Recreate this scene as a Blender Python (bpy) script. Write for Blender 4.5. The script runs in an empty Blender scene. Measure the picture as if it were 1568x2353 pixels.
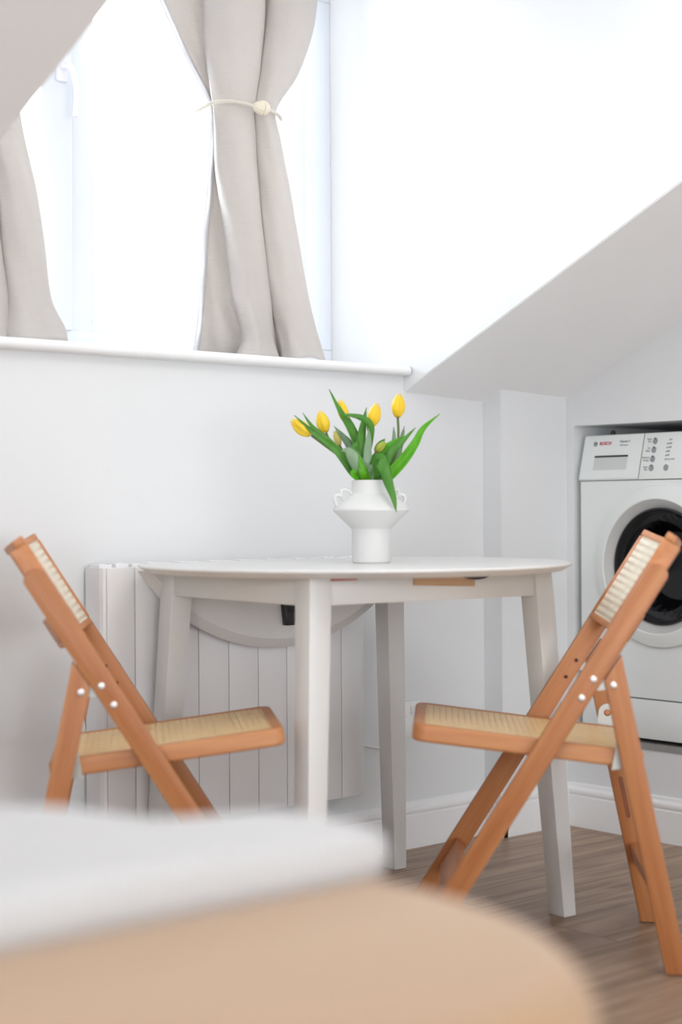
import bpy, bmesh, math, random
from mathutils import Vector, Matrix
random.seed(7)
PI = math.pi
SC = bpy.context.scene
COL = SC.collection

# ---------------------------------------------------------------- camera
CAM_H = 0.87
cd = bpy.data.cameras.new('camera'); cam = bpy.data.objects.new('camera', cd); COL.objects.link(cam)
YAW, ROLL = math.radians(40.95), math.radians(0.33)
Fv = Vector((math.sin(YAW), math.cos(YAW), 0)); R0 = Vector((math.cos(YAW), -math.sin(YAW), 0)); Zv = Vector((0, 0, 1))
Rv = R0*math.cos(ROLL) - Zv*math.sin(ROLL); Uv = Zv*math.cos(ROLL) + R0*math.sin(ROLL)
M = Matrix((Rv, Uv, -Fv)).transposed().to_4x4(); M.translation = Vector((0, -3.056, CAM_H))
cam.matrix_world = M
cd.sensor_fit = 'VERTICAL'; cd.sensor_height = 36.0; cd.lens = 3737/2353*36.0
cd.shift_y = -4/2353
cd.clip_start = 0.02
cd.dof.use_dof = True; cd.dof.focus_distance = 3.85; cd.dof.aperture_fstop = 1.9
SC.camera = cam

# ---------------------------------------------------------------- light
SC.view_settings.view_transform = 'Standard'; SC.view_settings.look = 'None'
SC.view_settings.exposure = 0.22; SC.view_settings.gamma = 1.0
try: SC.view_settings.use_curve_mapping = False
except Exception: pass
SKY = 4.2
wd = bpy.data.worlds.new('overcast_sky'); SC.world = wd; wd.use_nodes = True
bg = wd.node_tree.nodes['Background']; bg.inputs[0].default_value = (0.93, 0.97, 1.0, 1); bg.inputs[1].default_value = SKY
def area(name, loc, target, sx, sy, power, color):
    ld = bpy.data.lights.new(name, 'AREA'); ld.shape = 'RECTANGLE'; ld.size = sx; ld.size_y = sy
    ld.energy = power; ld.color = color
    o = bpy.data.objects.new(name, ld); COL.objects.link(o); o.location = loc
    o.rotation_euler = (Vector(target)-Vector(loc)).to_track_quat('-Z', 'Y').to_euler()
    return o
# daylight coming through the dormer window, plus three added fill lights from unseen sides
area('dormer_daylight', (2.12, 0.42, 1.78), (2.12, -1.0, 1.55), 1.34, 0.92, 54, (0.93, 0.97, 1.0))
area('far_fill', (0.7, -6.66, 1.15), (1.3, -1.0, 1.10), 4.5, 1.7, 2, (0.97, 0.985, 1.0))  # added soft fill from behind the camera
area('ceiling_fill', (1.7, -1.75, 2.28), (1.7, -1.75, 0.0), 1.3, 1.0, 15, (1.0, 0.98, 0.95))  # added overhead fill for seats and tabletop, no fixture here
area('side_fill', (-2.04, -3.3, 1.25), (1.0, -2.2, 0.9), 1.9, 1.2, 17, (0.95, 0.98, 1.0))  # added fill from the left for the right wall and machine

# ---------------------------------------------------------------- helpers
def link_mesh(name, bm, mat, parent=None, smooth=False, loc=None, rot=None):
    me = bpy.data.meshes.new(name); bmesh.ops.recalc_face_normals(bm, faces=bm.faces[:]); bm.to_mesh(me); bm.free()
    if mat is not None:
        for m in (mat if isinstance(mat, (list, tuple)) else [mat]): me.materials.append(m)
    for p in me.polygons: p.use_smooth = bool(smooth)
    o = bpy.data.objects.new(name, me); COL.objects.link(o)
    if loc is not None: o.location = loc
    if rot is not None: o.rotation_euler = rot
    if parent is not None: o.parent = parent
    if smooth == 'auto':
        o.modifiers.clear()
        try:
            for p in me.polygons: p.use_smooth = True
            bm2 = bmesh.new(); bm2.from_mesh(me)
            for e in bm2.edges:
                if len(e.link_faces) == 2 and e.calc_face_angle(0) > math.radians(25): e.smooth = False
            bm2.to_mesh(me); bm2.free()
        except Exception: pass
    return o
def thing(name, label, cat, loc=(0, 0, 0), rotz=0.0, group=None):
    o = bpy.data.objects.new(name, None); COL.objects.link(o); o.empty_display_size = 0.05
    o.location = loc; o.rotation_euler = (0, 0, rotz); o['label'] = label; o['category'] = cat
    if group: o['group'] = group
    return o
def tag(o, label, cat, group=None):
    o['label'] = label; o['category'] = cat
    if group: o['group'] = group
    return o
def structure(o, label=None):
    o['kind'] = 'structure'
    if label: o['label'] = label
    return o
def add_box(bm, x0, x1, y0, y1, z0, z1, bev=0.0, seg=2):
    r = bmesh.ops.create_cube(bm, size=1.0); vs = r['verts']
    for v in vs:
        v.co = Vector(((x0+x1)/2+v.co.x*(x1-x0), (y0+y1)/2+v.co.y*(y1-y0), (z0+z1)/2+v.co.z*(z1-z0)))
    if bev > 0:
        es = list({e for v in vs for e in v.link_edges})
        bmesh.ops.bevel(bm, geom=es, offset=bev, segments=seg, profile=0.5, affect='EDGES')
    return bm
def box(name, dims, mat, parent=None, bev=0.0, seg=2, **k):
    bm = bmesh.new(); add_box(bm, *dims, bev=bev, seg=seg); return link_mesh(name, bm, mat, parent, smooth='auto' if bev else False, **k)
def add_prism(bm, poly, f, bev=0.0, seg=2):
    """poly: 2D outline; f(a, b, s) with s in {0,1} maps outline point and side to 3D."""
    lo = [bm.verts.new(f(a, b, 0)) for a, b in poly]; hi = [bm.verts.new(f(a, b, 1)) for a, b in poly]
    n = len(poly); fs = [bm.faces.new(lo[::-1]), bm.faces.new(hi)]
    for i in range(n): fs.append(bm.faces.new((lo[i], lo[(i+1) % n], hi[(i+1) % n], hi[i])))
    bmesh.ops.recalc_face_normals(bm, faces=fs)
    if bev > 0:
        es = list({e for q in fs for e in q.edges if len(e.link_faces) == 2 and e.calc_face_angle(0) > 0.5})
        bmesh.ops.bevel(bm, geom=es, offset=bev, segments=seg, profile=0.5, affect='EDGES')
def add_lathe(bm, prof, n=48, center=(0, 0, 0), axis='Z', cap=True):
    c = Vector(center); rings = []
    for r, h in prof:
        ring = []
        for i in range(n):
            a = 2*PI*i/n
            if axis == 'Z': p = Vector((r*math.cos(a), r*math.sin(a), h))
            elif axis == 'X': p = Vector((h, r*math.cos(a), r*math.sin(a)))
            else: p = Vector((r*math.cos(a), h, r*math.sin(a)))
            ring.append(bm.verts.new(c+p))
        rings.append(ring)
    for j in range(len(rings)-1):
        for i in range(n): bm.faces.new((rings[j][i], rings[j][(i+1) % n], rings[j+1][(i+1) % n], rings[j+1][i]))
    if cap:
        bm.faces.new(rings[0][::-1]); bm.faces.new(rings[-1])
def catmull(pts, per=6, closed=False):
    P = [Vector(p) for p in pts]; n = len(P); out = []
    rng = n if closed else n-1
    for i in range(rng):
        p0 = P[(i-1) % n] if (closed or i > 0) else P[0]*2-P[1]
        p1 = P[i]; p2 = P[(i+1) % n]
        p3 = P[(i+2) % n] if (closed or i+2 < n) else P[-1]*2-P[-2]
        for k in range(per):
            t = k/per
            out.append(0.5*((2*p1)+(p2-p0)*t+(2*p0-5*p1+4*p2-p3)*t*t+(3*p1-p0-3*p2+p3)*t**3))
    if not closed: out.append(P[-1])
    return out
def add_tube(bm, pts, rad, n=10, closed=False, caps=True):
    P = [Vector(p) for p in pts]; m = len(P); rings = []; up = None
    for i in range(m):
        if closed: t = (P[(i+1) % m]-P[i-1]).normalized()
        else: t = (P[min(i+1, m-1)]-P[max(i-1, 0)]).normalized()
        if up is None:
            up = Vector((0, 0, 1)) if abs(t.z) < 0.9 else Vector((1, 0, 0))
        u = (up-t*up.dot(t)).normalized(); w = t.cross(u); up = u
        r = rad(i/(m-1)) if callable(rad) else rad
        rings.append([bm.verts.new(P[i]+u*math.cos(2*PI*k/n)*r+w*math.sin(2*PI*k/n)*r) for k in range(n)])
    for i in range(m if closed else m-1):
        a, b = rings[i], rings[(i+1) % m]
        for k in range(n): bm.faces.new((a[k], a[(k+1) % n], b[(k+1) % n], b[k]))
    if caps and not closed:
        bm.faces.new(rings[0][::-1]); bm.faces.new(rings[-1])
def solidify(o, t, offset=0.0):
    m = o.modifiers.new('thickness', 'SOLIDIFY'); m.thickness = t; m.offset = offset; return m

# ---------------------------------------------------------------- materials
def srgb(r, g, b):
    f = lambda c: (c/12.92 if c <= 0.04045 else ((c+0.055)/1.055)**2.4)
    return (f(r/255), f(g/255), f(b/255), 1)
def new_mat(name):
    m = bpy.data.materials.new(name); m.use_nodes = True; nt = m.node_tree
    return m, nt, nt.nodes['Principled BSDF']
def N(nt, typ, **inp):
    n = nt.nodes.new(typ)
    for k, v in inp.items():
        if k in n.inputs: n.inputs[k].default_value = v
        else: setattr(n, k, v)
    return n
def plain(name, col, rough=0.5, noise=0.03, scale=8.0, bump=0.0, bscale=200.0, metallic=0.0, spec=0.5, coat=0.0):
    m, nt, b = new_mat(name); L = nt.links.new
    tc = N(nt, 'ShaderNodeTexCoord'); nz = N(nt, 'ShaderNodeTexNoise', Scale=scale, Detail=4.0); L(tc.outputs['Object'], nz.inputs['Vector'])
    mx = N(nt, 'ShaderNodeMix', data_type='RGBA'); L(nz.outputs['Fac'], mx.inputs['Factor'])
    c = col
    mx.inputs[6].default_value = (c[0]*(1-noise), c[1]*(1-noise), c[2]*(1-noise), 1)
    mx.inputs[7].default_value = (min(1, c[0]*(1+noise)), min(1, c[1]*(1+noise)), min(1, c[2]*(1+noise)), 1)
    L(mx.outputs[2], b.inputs['Base Color'])
    b.inputs['Roughness'].default_value = rough; b.inputs['Metallic'].default_value = metallic
    b.inputs['Specular IOR Level'].default_value = spec; b.inputs['Coat Weight'].default_value = coat
    if bump > 0:
        n2 = N(nt, 'ShaderNodeTexNoise', Scale=bscale, Detail=3.0); L(tc.outputs['Object'], n2.inputs['Vector'])
        bp = N(nt, 'ShaderNodeBump', Strength=bump, Distance=0.002); L(n2.outputs['Fac'], bp.inputs['Height']); L(bp.outputs['Normal'], b.inputs['Normal'])
    return m
def wood(name, c_dark, c_light, axis='Z', rough=0.42, scale=1.0):
    m, nt, b = new_mat(name); L = nt.links.new
    tc = N(nt, 'ShaderNodeTexCoord'); mp = N(nt, 'ShaderNodeMapping')
    s = {'X': (2.2, 34, 34), 'Y': (34, 2.2, 34), 'Z': (34, 34, 2.2)}[axis]
    mp.inputs['Scale'].default_value = tuple(q*scale for q in s)
    L(tc.outputs['Object'], mp.inputs['Vector'])
    oi = N(nt, 'ShaderNodeObjectInfo'); ad = N(nt, 'ShaderNodeVectorMath', operation='ADD'); cb = N(nt, 'ShaderNodeCombineXYZ')
    ml = N(nt, 'ShaderNodeMath', operation='MULTIPLY'); ml.inputs[1].default_value = 37.0; L(oi.outputs['Random'], ml.inputs[0])
    L(ml.outputs[0], cb.inputs[0]); L(ml.outputs[0], cb.inputs[2]); L(mp.outputs['Vector'], ad.inputs[0]); L(cb.outputs[0], ad.inputs[1])
    nz = N(nt, 'ShaderNodeTexNoise', Scale=1.0, Detail=6.0, Roughness=0.6, Distortion=0.6); L(ad.outputs[0], nz.inputs['Vector'])
    rp = N(nt, 'ShaderNodeValToRGB'); L(nz.outputs['Fac'], rp.inputs['Fac'])
    rp.color_ramp.elements[0].position = 0.3; rp.color_ramp.elements[0].color = c_dark
    rp.color_ramp.elements[1].position = 0.72; rp.color_ramp.elements[1].color = c_light
    L(rp.outputs['Color'], b.inputs['Base Color']); b.inputs['Roughness'].default_value = rough
    bp = N(nt, 'ShaderNodeBump', Strength=0.08, Distance=0.001); L(nz.outputs['Fac'], bp.inputs['Height']); L(bp.outputs['Normal'], b.inputs['Normal'])
    return m
def cane(name, ax_a, ax_b, pa, pb, col, gap, transl=0.25):
    """woven cane: strands along both object axes with small open slots between them."""
    m, nt, b = new_mat(name); L = nt.links.new
    tc = N(nt, 'ShaderNodeTexCoord'); sp = N(nt, 'ShaderNodeSeparateXYZ'); L(tc.outputs['Object'], sp.inputs[0])
    def saw(ax, p):
        d = N(nt, 'ShaderNodeMath', operation='DIVIDE'); d.inputs[1].default_value = p; L(sp.outputs[ax], d.inputs[0])
        f = N(nt, 'ShaderNodeMath', operation='FRACT'); L(d.outputs[0], f.inputs[0]); return f
    A, B = saw(ax_a, pa), saw(ax_b, pb)
    def less(n, t):
        q = N(nt, 'ShaderNodeMath', operation='LESS_THAN'); q.inputs[1].default_value = t; L(n.outputs[0], q.inputs[0]); return q
    ga, gb = less(A, gap[0]), less(B, gap[1])
    hole = N(nt, 'ShaderNodeMath', operation='MULTIPLY'); L(ga.outputs[0], hole.inputs[0]); L(gb.outputs[0], hole.inputs[1])
    nz = N(nt, 'ShaderNodeTexNoise', Scale=42.0, Detail=5.0, Roughness=0.65); L(tc.outputs['Object'], nz.inputs['Vector'])
    rp = N(nt, 'ShaderNodeValToRGB'); L(nz.outputs['Fac'], rp.inputs['Fac'])
    rp.color_ramp.elements[0].position = 0.3; rp.color_ramp.elements[0].color = tuple(c*0.84 for c in col[:3])+(1,)
    rp.color_ramp.elements[1].position = 0.7; rp.color_ramp.elements[1].color = col
    L(rp.outputs['Color'], b.inputs['Base Color']); b.inputs['Roughness'].default_value = 0.36; b.inputs['Specular IOR Level'].default_value = 0.8
    # strands bulge: a small bump from both waves
    def tri(n):
        s = N(nt, 'ShaderNodeMath', operation='PINGPONG'); s.inputs[1].default_value = 0.5; L(n.outputs[0], s.inputs[0]); return s
    sm = N(nt, 'ShaderNodeMath', operation='ADD'); L(tri(A).outputs[0], sm.inputs[0]); L(tri(B).outputs[0], sm.inputs[1])
    bp = N(nt, 'ShaderNodeBump', Strength=0.4, Distance=0.001); L(sm.outputs[0], bp.inputs['Height']); L(bp.outputs['Normal'], b.inputs['Normal'])
    tl = N(nt, 'ShaderNodeBsdfTranslucent'); L(rp.outputs['Color'], tl.inputs['Color'])
    m1 = N(nt, 'ShaderNodeMixShader'); m1.inputs[0].default_value = transl; L(b.outputs[0], m1.inputs[1]); L(tl.outputs[0], m1.inputs[2])
    tr = N(nt, 'ShaderNodeBsdfTransparent'); m2 = N(nt, 'ShaderNodeMixShader')
    L(hole.outputs[0], m2.inputs[0]); L(m1.outputs[0], m2.inputs[1]); L(tr.outputs[0], m2.inputs[2])
    L(m2.outputs[0], nt.nodes['Material Output'].inputs['Surface'])
    return m
def cloth(name, col, rib=420.0, transl=0.0, bump=0.25, axis=2, sheen=0.2):
    m, nt, b = new_mat(name); L = nt.links.new
    tc = N(nt, 'ShaderNodeTexCoord'); sp = N(nt, 'ShaderNodeSeparateXYZ'); L(tc.outputs['Object'], sp.inputs[0])
    ml = N(nt, 'ShaderNodeMath', operation='MULTIPLY'); ml.inputs[1].default_value = rib; L(sp.outputs[axis], ml.inputs[0])
    sn = N(nt, 'ShaderNodeMath', operation='SINE'); L(ml.outputs[0], sn.inputs[0])
    nz = N(nt, 'ShaderNodeTexNoise', Scale=90.0, Detail=4.0); L(tc.outputs['Object'], nz.inputs['Vector'])
    ad = N(nt, 'ShaderNodeMath', operation='ADD'); L(sn.outputs[0], ad.inputs[0]); L(nz.outputs['Fac'], ad.inputs[1])
    rp = N(nt, 'ShaderNodeMapRange'); L(ad.outputs[0], rp.inputs[0]); rp.inputs[1].default_value = -1; rp.inputs[2].default_value = 2
    mx = N(nt, 'ShaderNodeMix', data_type='RGBA'); L(rp.outputs[0], mx.inputs['Factor'])
    mx.inputs[6].default_value = tuple(c*0.93 for c in col[:3])+(1,); mx.inputs[7].default_value = tuple(min(1, c*1.05) for c in col[:3])+(1,)
    L(mx.outputs[2], b.inputs['Base Color']); b.inputs['Roughness'].default_value = 0.85; b.inputs['Sheen Weight'].default_value = sheen
    bp = N(nt, 'ShaderNodeBump', Strength=bump, Distance=0.0006); L(ad.outputs[0], bp.inputs['Height']); L(bp.outputs['Normal'], b.inputs['Normal'])
    if transl > 0:
        tl = N(nt, 'ShaderNodeBsdfTranslucent'); L(mx.outputs[2], tl.inputs['Color'])
        ms = N(nt, 'ShaderNodeMixShader'); ms.inputs[0].default_value = transl; L(b.outputs[0], ms.inputs[1]); L(tl.outputs[0], ms.inputs[2])
        L(ms.outputs[0], nt.nodes['Material Output'].inputs['Surface'])
    return m
def leafy(name, c0, c1, transl=0.4, rough=0.4):
    m, nt, b = new_mat(name); L = nt.links.new
    tc = N(nt, 'ShaderNodeTexCoord'); mp = N(nt, 'ShaderNodeMapping'); mp.inputs['Scale'].default_value = (60, 60, 14); L(tc.outputs['Object'], mp.inputs['Vector'])
    nz = N(nt, 'ShaderNodeTexNoise', Scale=1.0, Detail=5.0); L(mp.outputs[0], nz.inputs['Vector'])
    mx = N(nt, 'ShaderNodeMix', data_type='RGBA'); L(nz.outputs['Fac'], mx.inputs['Factor']); mx.inputs[6].default_value = c0; mx.inputs[7].default_value = c1
    L(mx.outputs[2], b.inputs['Base Color']); b.inputs['Roughness'].default_value = rough
    tl = N(nt, 'ShaderNodeBsdfTranslucent'); L(mx.outputs[2], tl.inputs['Color'])
    ms = N(nt, 'ShaderNodeMixShader'); ms.inputs[0].default_value = transl; L(b.outputs[0], ms.inputs[1]); L(tl.outputs[0], ms.inputs[2])
    L(ms.outputs[0], nt.nodes['Material Output'].inputs['Surface'])
    return m
def glass(name, tint=(1, 1, 1, 1), refl=0.06):
    m, nt, b = new_mat(name); L = nt.links.new
    tr = N(nt, 'ShaderNodeBsdfTransparent'); tr.inputs[0].default_value = tint
    gl = N(nt, 'ShaderNodeBsdfGlossy'); gl.inputs['Roughness'].default_value = 0.03
    fr = N(nt, 'ShaderNodeFresnel'); fr.inputs['IOR'].default_value = 1.45
    ms = N(nt, 'ShaderNodeMixShader'); L(fr.outputs[0], ms.inputs[0]); L(tr.outputs[0], ms.inputs[1]); L(gl.outputs[0], ms.inputs[2])
    L(ms.outputs[0], nt.nodes['Material Output'].inputs['Surface']); nt.nodes.remove(b)
    return m
def floor_mat():
    m, nt, b = new_mat('oak_laminate'); L = nt.links.new
    tc = N(nt, 'ShaderNodeTexCoord')
    br = N(nt, 'ShaderNodeTexBrick', offset=0.37); L(tc.outputs['Object'], br.inputs['Vector'])
    for k, v in {'Scale': 1.0, 'Mortar Size': 0.0012, 'Mortar Smooth': 0.1, 'Brick Width': 1.28, 'Row Height': 0.19, 'Bias': 0.0}.items(): br.inputs[k].default_value = v
    br.inputs['Color1'].default_value = (0.0, 0, 0, 1); br.inputs['Color2'].default_value = (1, 1, 1, 1); br.inputs['Mortar'].default_value = (0.5, 0.5, 0.5, 1)
    sc = N(nt, 'ShaderNodeVectorMath', operation='SCALE'); sc.inputs['Scale'].default_value = 19.0; L(br.outputs['Color'], sc.inputs[0])
    ad = N(nt, 'ShaderNodeVectorMath', operation='ADD'); L(tc.outputs['Object'], ad.inputs[0]); L(sc.outputs[0], ad.inputs[1])
    mp = N(nt, 'ShaderNodeMapping'); mp.inputs['Scale'].default_value = (1.3, 16, 1); L(ad.outputs[0], mp.inputs['Vector'])
    nz = N(nt, 'ShaderNodeTexNoise', Scale=1.6, Detail=8.0, Roughness=0.62, Distortion=1.1); L(mp.outputs[0], nz.inputs['Vector'])
    rp = N(nt, 'ShaderNodeValToRGB'); L(nz.outputs['Fac'], rp.inputs['Fac'])
    e = rp.color_ramp.elements; e[0].position = 0.28; e[0].color = srgb(116, 90, 71); e[1].position = 0.7; e[1].color = srgb(176, 150, 128)
    k = rp.color_ramp.elements.new(0.5); k.color = srgb(152, 126, 105)
    mx = N(nt, 'ShaderNodeMix', data_type='RGBA', blend_type='MULTIPLY'); mx.inputs['Factor'].default_value = 1.0; L(rp.outputs[0], mx.inputs[6])
    r2 = N(nt, 'ShaderNodeMapRange'); L(br.outputs['Color'], r2.inputs[0]); r2.inputs[3].default_value = 0.88; r2.inputs[4].default_value = 1.08
    cb = N(nt, 'ShaderNodeCombineColor');
    for i in range(3): L(r2.outputs[0], cb.inputs[i])
    L(cb.outputs[0], mx.inputs[7])
    m2 = N(nt, 'ShaderNodeMix', data_type='RGBA'); L(br.outputs['Fac'], m2.inputs['Factor']); L(mx.outputs[2], m2.inputs[6]); m2.inputs[7].default_value = srgb(84, 66, 55)
    L(m2.outputs[2], b.inputs['Base Color']); b.inputs['Roughness'].default_value = 0.42
    bp = N(nt, 'ShaderNodeBump', Strength=0.12, Distance=0.001); L(nz.outputs['Fac'], bp.inputs['Height']); L(bp.outputs['Normal'], b.inputs['Normal'])
    return m

WALL = plain('white_wall_paint', (0.76, 0.77, 0.782, 1), 0.75, 0.01, 3.0, 0.08, 160)
CEIL = plain('white_ceiling_paint', (0.92, 0.92, 0.925, 1), 0.8, 0.01, 3.0, 0.08, 160)
GLOSS = plain('white_gloss_paint', (0.87, 0.87, 0.875, 1), 0.35, 0.01, 5.0)
UPVC = plain('white_window_plastic', (0.76, 0.80, 0.86, 1), 0.3, 0.01, 5.0)
FLOOR = floor_mat()
BEECH = wood('beech_long', srgb(164, 98, 54), srgb(192, 132, 84), 'Z')
BEECHX = wood('beech_seat', srgb(178, 114, 68), srgb(206, 148, 98), 'X')
BEECHY = wood('beech_cross', srgb(182, 112, 66), srgb(208, 146, 98), 'Y')
CANE_SEAT = cane('cane_seat', 0, 1, 0.0125, 0.0062, srgb(255, 220, 160), (0.20, 0.30), 0.1)
CANE_BACK = cane('cane_back', 2, 1, 0.0150, 0.0062, srgb(255, 246, 226), (0.42, 0.40), 0.2)
STEEL = plain('zinc_steel', (0.55, 0.57, 0.55, 1), 0.4, 0.03, 30, metallic=0.85)
DARKHOLE = plain('bolt_hole_dark', srgb(70, 30, 18), 0.7)
TABLE = plain('white_table_lacquer', (0.72, 0.712, 0.70, 1), 0.32, 0.012, 6.0, coat=0.1)
RAIL_WOOD = wood('slide_rail_wood', srgb(176, 138, 104), srgb(200, 164, 128), 'X')
BLACK = plain('black_plastic', (0.012, 0.012, 0.014, 1), 0.4)
PURPLE = plain('dark_plum_plastic', srgb(52, 40, 62), 0.5)
RED = plain('red_felt', srgb(178, 84, 78), 0.9)
RADI = plain('radiator_enamel', (0.83, 0.82, 0.825, 1), 0.4, 0.01, 5.0)
RADI_DARK = plain('radiator_gap_dark', (0.03, 0.03, 0.04, 1), 0.8)
APPL = plain('white_appliance', (0.80, 0.825, 0.82, 1), 0.35, 0.008, 4.0)
APPL2 = plain('appliance_panel', (0.80, 0.83, 0.815, 1), 0.4, 0.008, 4.0)
GREYRING = plain('grey_door_ring', (0.52, 0.52, 0.51, 1), 0.35)
GREYBTN = plain('grey_button', srgb(150, 148, 156), 0.4)
GREYTXT = plain('grey_print', srgb(140, 150, 148), 0.6)
DARKTXT = plain('dark_grey_print', srgb(84, 96, 94), 0.6)
REDTXT = plain('red_print', srgb(186, 44, 58), 0.6)
DRUM = plain('dark_drum', (0.16, 0.16, 0.175, 1), 0.4, metallic=0.4)
RUBBER = plain('black_rubber', (0.02, 0.02, 0.022, 1), 0.5)
DOORGLASS = glass('dark_door_glass', (0.62, 0.63, 0.68, 1))
PANE = glass('window_glass', (0.98, 0.99, 1, 1))
CERAMIC = plain('matt_white_ceramic', (0.69, 0.695, 0.685, 1), 0.55, 0.012, 20, 0.05, 120)
CURTAIN = cloth('greige_curtain', srgb(206, 200, 195), 1500.0, 0.2, 0.3)
ROPE = cloth('cream_rope', srgb(240, 234, 222), 2600.0, 0.1, 0.6, 0)
BEAD = plain('cream_bead', srgb(240, 230, 210), 0.6, 0.05, 60)
BLANKET = cloth('white_blanket', (0.55, 0.55, 0.555, 1), 700.0, 0.0, 0.3, 0)
BEDCOVER = cloth('beige_bed_cover', srgb(178, 142, 104), 600.0, 0.0, 0.3, 0, 0.3)
BEDBASE = plain('beige_bed_base', srgb(190, 165, 140), 0.8)
PETAL = leafy('yellow_petal', srgb(255, 208, 10), srgb(255, 230, 80), 0.22, 0.45)
PETAL2 = leafy('pale_petal', srgb(240, 222, 120), srgb(232, 226, 150), 0.35, 0.45)
PETAL3 = leafy('green_yellow_petal', srgb(150, 180, 70), srgb(220, 214, 90), 0.3, 0.45)
LEAF = leafy('tulip_leaf', srgb(62, 134, 44), srgb(116, 182, 74), 0.4, 0.35)
LEAF2 = leafy('tulip_leaf_bright', srgb(84, 176, 24), srgb(134, 212, 50), 0.5, 0.35)
LEAF3 = leafy('tulip_leaf_pale', srgb(120, 158, 120), srgb(176, 202, 168), 0.35, 0.3)
STEM = leafy('tulip_stem', srgb(96, 88, 74), srgb(110, 140, 70), 0.15, 0.4)
SOCKET = plain('socket_plastic', (0.84, 0.84, 0.83, 1), 0.35)
LEDGE = plain('grey_ledge', srgb(150, 148, 145), 0.6, 0.08, 40)

# ================================================================ the room
SX, SY0, SZ0 = -0.05, -0.455, 1.174                 # roof plane: z falls with x, rises towards the room
def roof(x, y): return SZ0 + SX*(x-2.866) + SY0*y
XR, XL, DL, DR, YF = 3.42, -2.0, 1.39, 2.866, -6.5  # right wall, left wall, dormer left / right cheek, front wall
structure(box('floor', (XL, XR+0.7, YF, 0.02, -0.08, 0), FLOOR))
bm = bmesh.new()
add_box(bm, DL-0.02, DR, 0, 0.12, -0.05, 1.214)
add_prism(bm, [(XL, -0.05), (DL-0.02, -0.05), (DL-0.02, roof(DL, 0)+0.05), (XL, roof(XL, 0)+0.05)], lambda a, b, s: (a, s*0.12, b))
add_prism(bm, [(DR, -0.05), (XR+0.1, -0.05), (XR+0.1, roof(XR, 0)+0.05), (DR, roof(DR, 0)+0.03)], lambda a, b, s: (a, s*0.12, b))
structure(link_mesh('wall_back', bm, WALL))
structure(box('wall_corner', (3.159, XR+0.05, -0.067, 0.0, 0, 1.23), WALL))
bm = bmesh.new()
AY0, AY1, AZ0, AZ1 = -0.70, -0.095, 0.234, 1.098    # alcove for the washing machine
add_box(bm, XR, XR+0.1, YF, 0.1, -0.05, AZ0); add_box(bm, XR, XR+0.1, YF, 0.1, AZ1, 2.4)
add_box(bm, XR, XR+0.1, AY1, 0.1, AZ0, AZ1); add_box(bm, XR, XR+0.1, YF, AY0, AZ0, AZ1)
add_box(bm, XR+0.1, XR+0.7, AY1, 0.0, AZ0, AZ1); add_box(bm, XR+0.1, XR+0.7, AY0-0.1, AY0, AZ0, AZ1)
add_box(bm, XR+0.65, XR+0.7, AY0, AY1, AZ0, AZ1); add_box(bm, XR+0.1, XR+0.7, AY0-0.1, 0.0, AZ1, AZ1+0.05)
add_box(bm, XR+0.1, XR+0.7, AY0-0.1, 0.0, 0.0, AZ0)
structure(link_mesh('wall_right', bm, WALL))
structure(box('trim_2', (XR-0.003, XR+0.64, AY0, AY1, AZ0, AZ0+0.016), LEDGE), 'grey ledge board under the washing machine')
bm = bmesh.new()
for d in ((YF, -4.3, -0.05, 2.4), (-2.3, 0.12, -0.05, 2.4), (-4.3, -2.3, -0.05, 0.62), (-4.3, -2.3, 1.88, 2.4)): add_box(bm, XL-0.1, XL, d[0], d[1], d[2], d[3])  # unseen opening added for the side fill
structure(link_mesh('wall_left', bm, WALL))
bm = bmesh.new()
WX0, WX1, WZ0, WZ1 = -1.6, 3.0, 0.12, 1.86  # unseen opening added and sized for the fill from behind
add_box(bm, XL-0.1, WX0, YF-0.12, YF, -0.05, 2.4); add_box(bm, WX1, XR+0.7, YF-0.12, YF, -0.05, 2.4)
add_box(bm, WX0, WX1, YF-0.12, YF, -0.05, WZ0); add_box(bm, WX0, WX1, YF-0.12, YF, WZ1, 2.4)
structure(link_mesh('wall_front', bm, WALL))
def slope(name, x0, x1):
    bm = bmesh.new(); y1 = -2.62
    lo = [(x0, 0.1), (x1, 0.1), (x1, y1), (x0, y1)]
    a = [bm.verts.new((x, y, roof(x, y))) for x, y in lo]; b = [bm.verts.new((x, y, roof(x, y)+0.09)) for x, y in lo]
    bm.faces.new(a); bm.faces.new(b)
    for i in range(4): bm.faces.new((a[i], a[(i+1) % 4], b[(i+1) % 4], b[i]))
    return structure(link_mesh(name, bm, CEIL))
slope('ceiling_right', DR+0.002, XR+0.1); slope('ceiling_left', XL-0.1, DL-0.002)
structure(box('ceiling', (XL-0.1, XR+0.7, YF-0.12, -2.3, 2.31, 2.4), CEIL))
structure(box('ceiling_dormer', (DL-0.1, DR+0.1, -2.4, 0.42, 2.3, 2.38), CEIL))
for nm, x0, x1 in (('wall_dormer_right', DR, DR+0.08), ('wall_dormer_left', DL-0.08, DL)):
    bm = bmesh.new(); xx = x0
    poly = [(0.42, 1.10), (0.001, roof(xx, 0)+0.002), (-2.5, roof(xx, -2.5)+0.002), (-2.5, 2.34), (0.42, 2.34)]
    add_prism(bm, poly, lambda a, b, s: (x0+s*(x1-x0), a, b)); structure(link_mesh(nm, bm, WALL))

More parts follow.
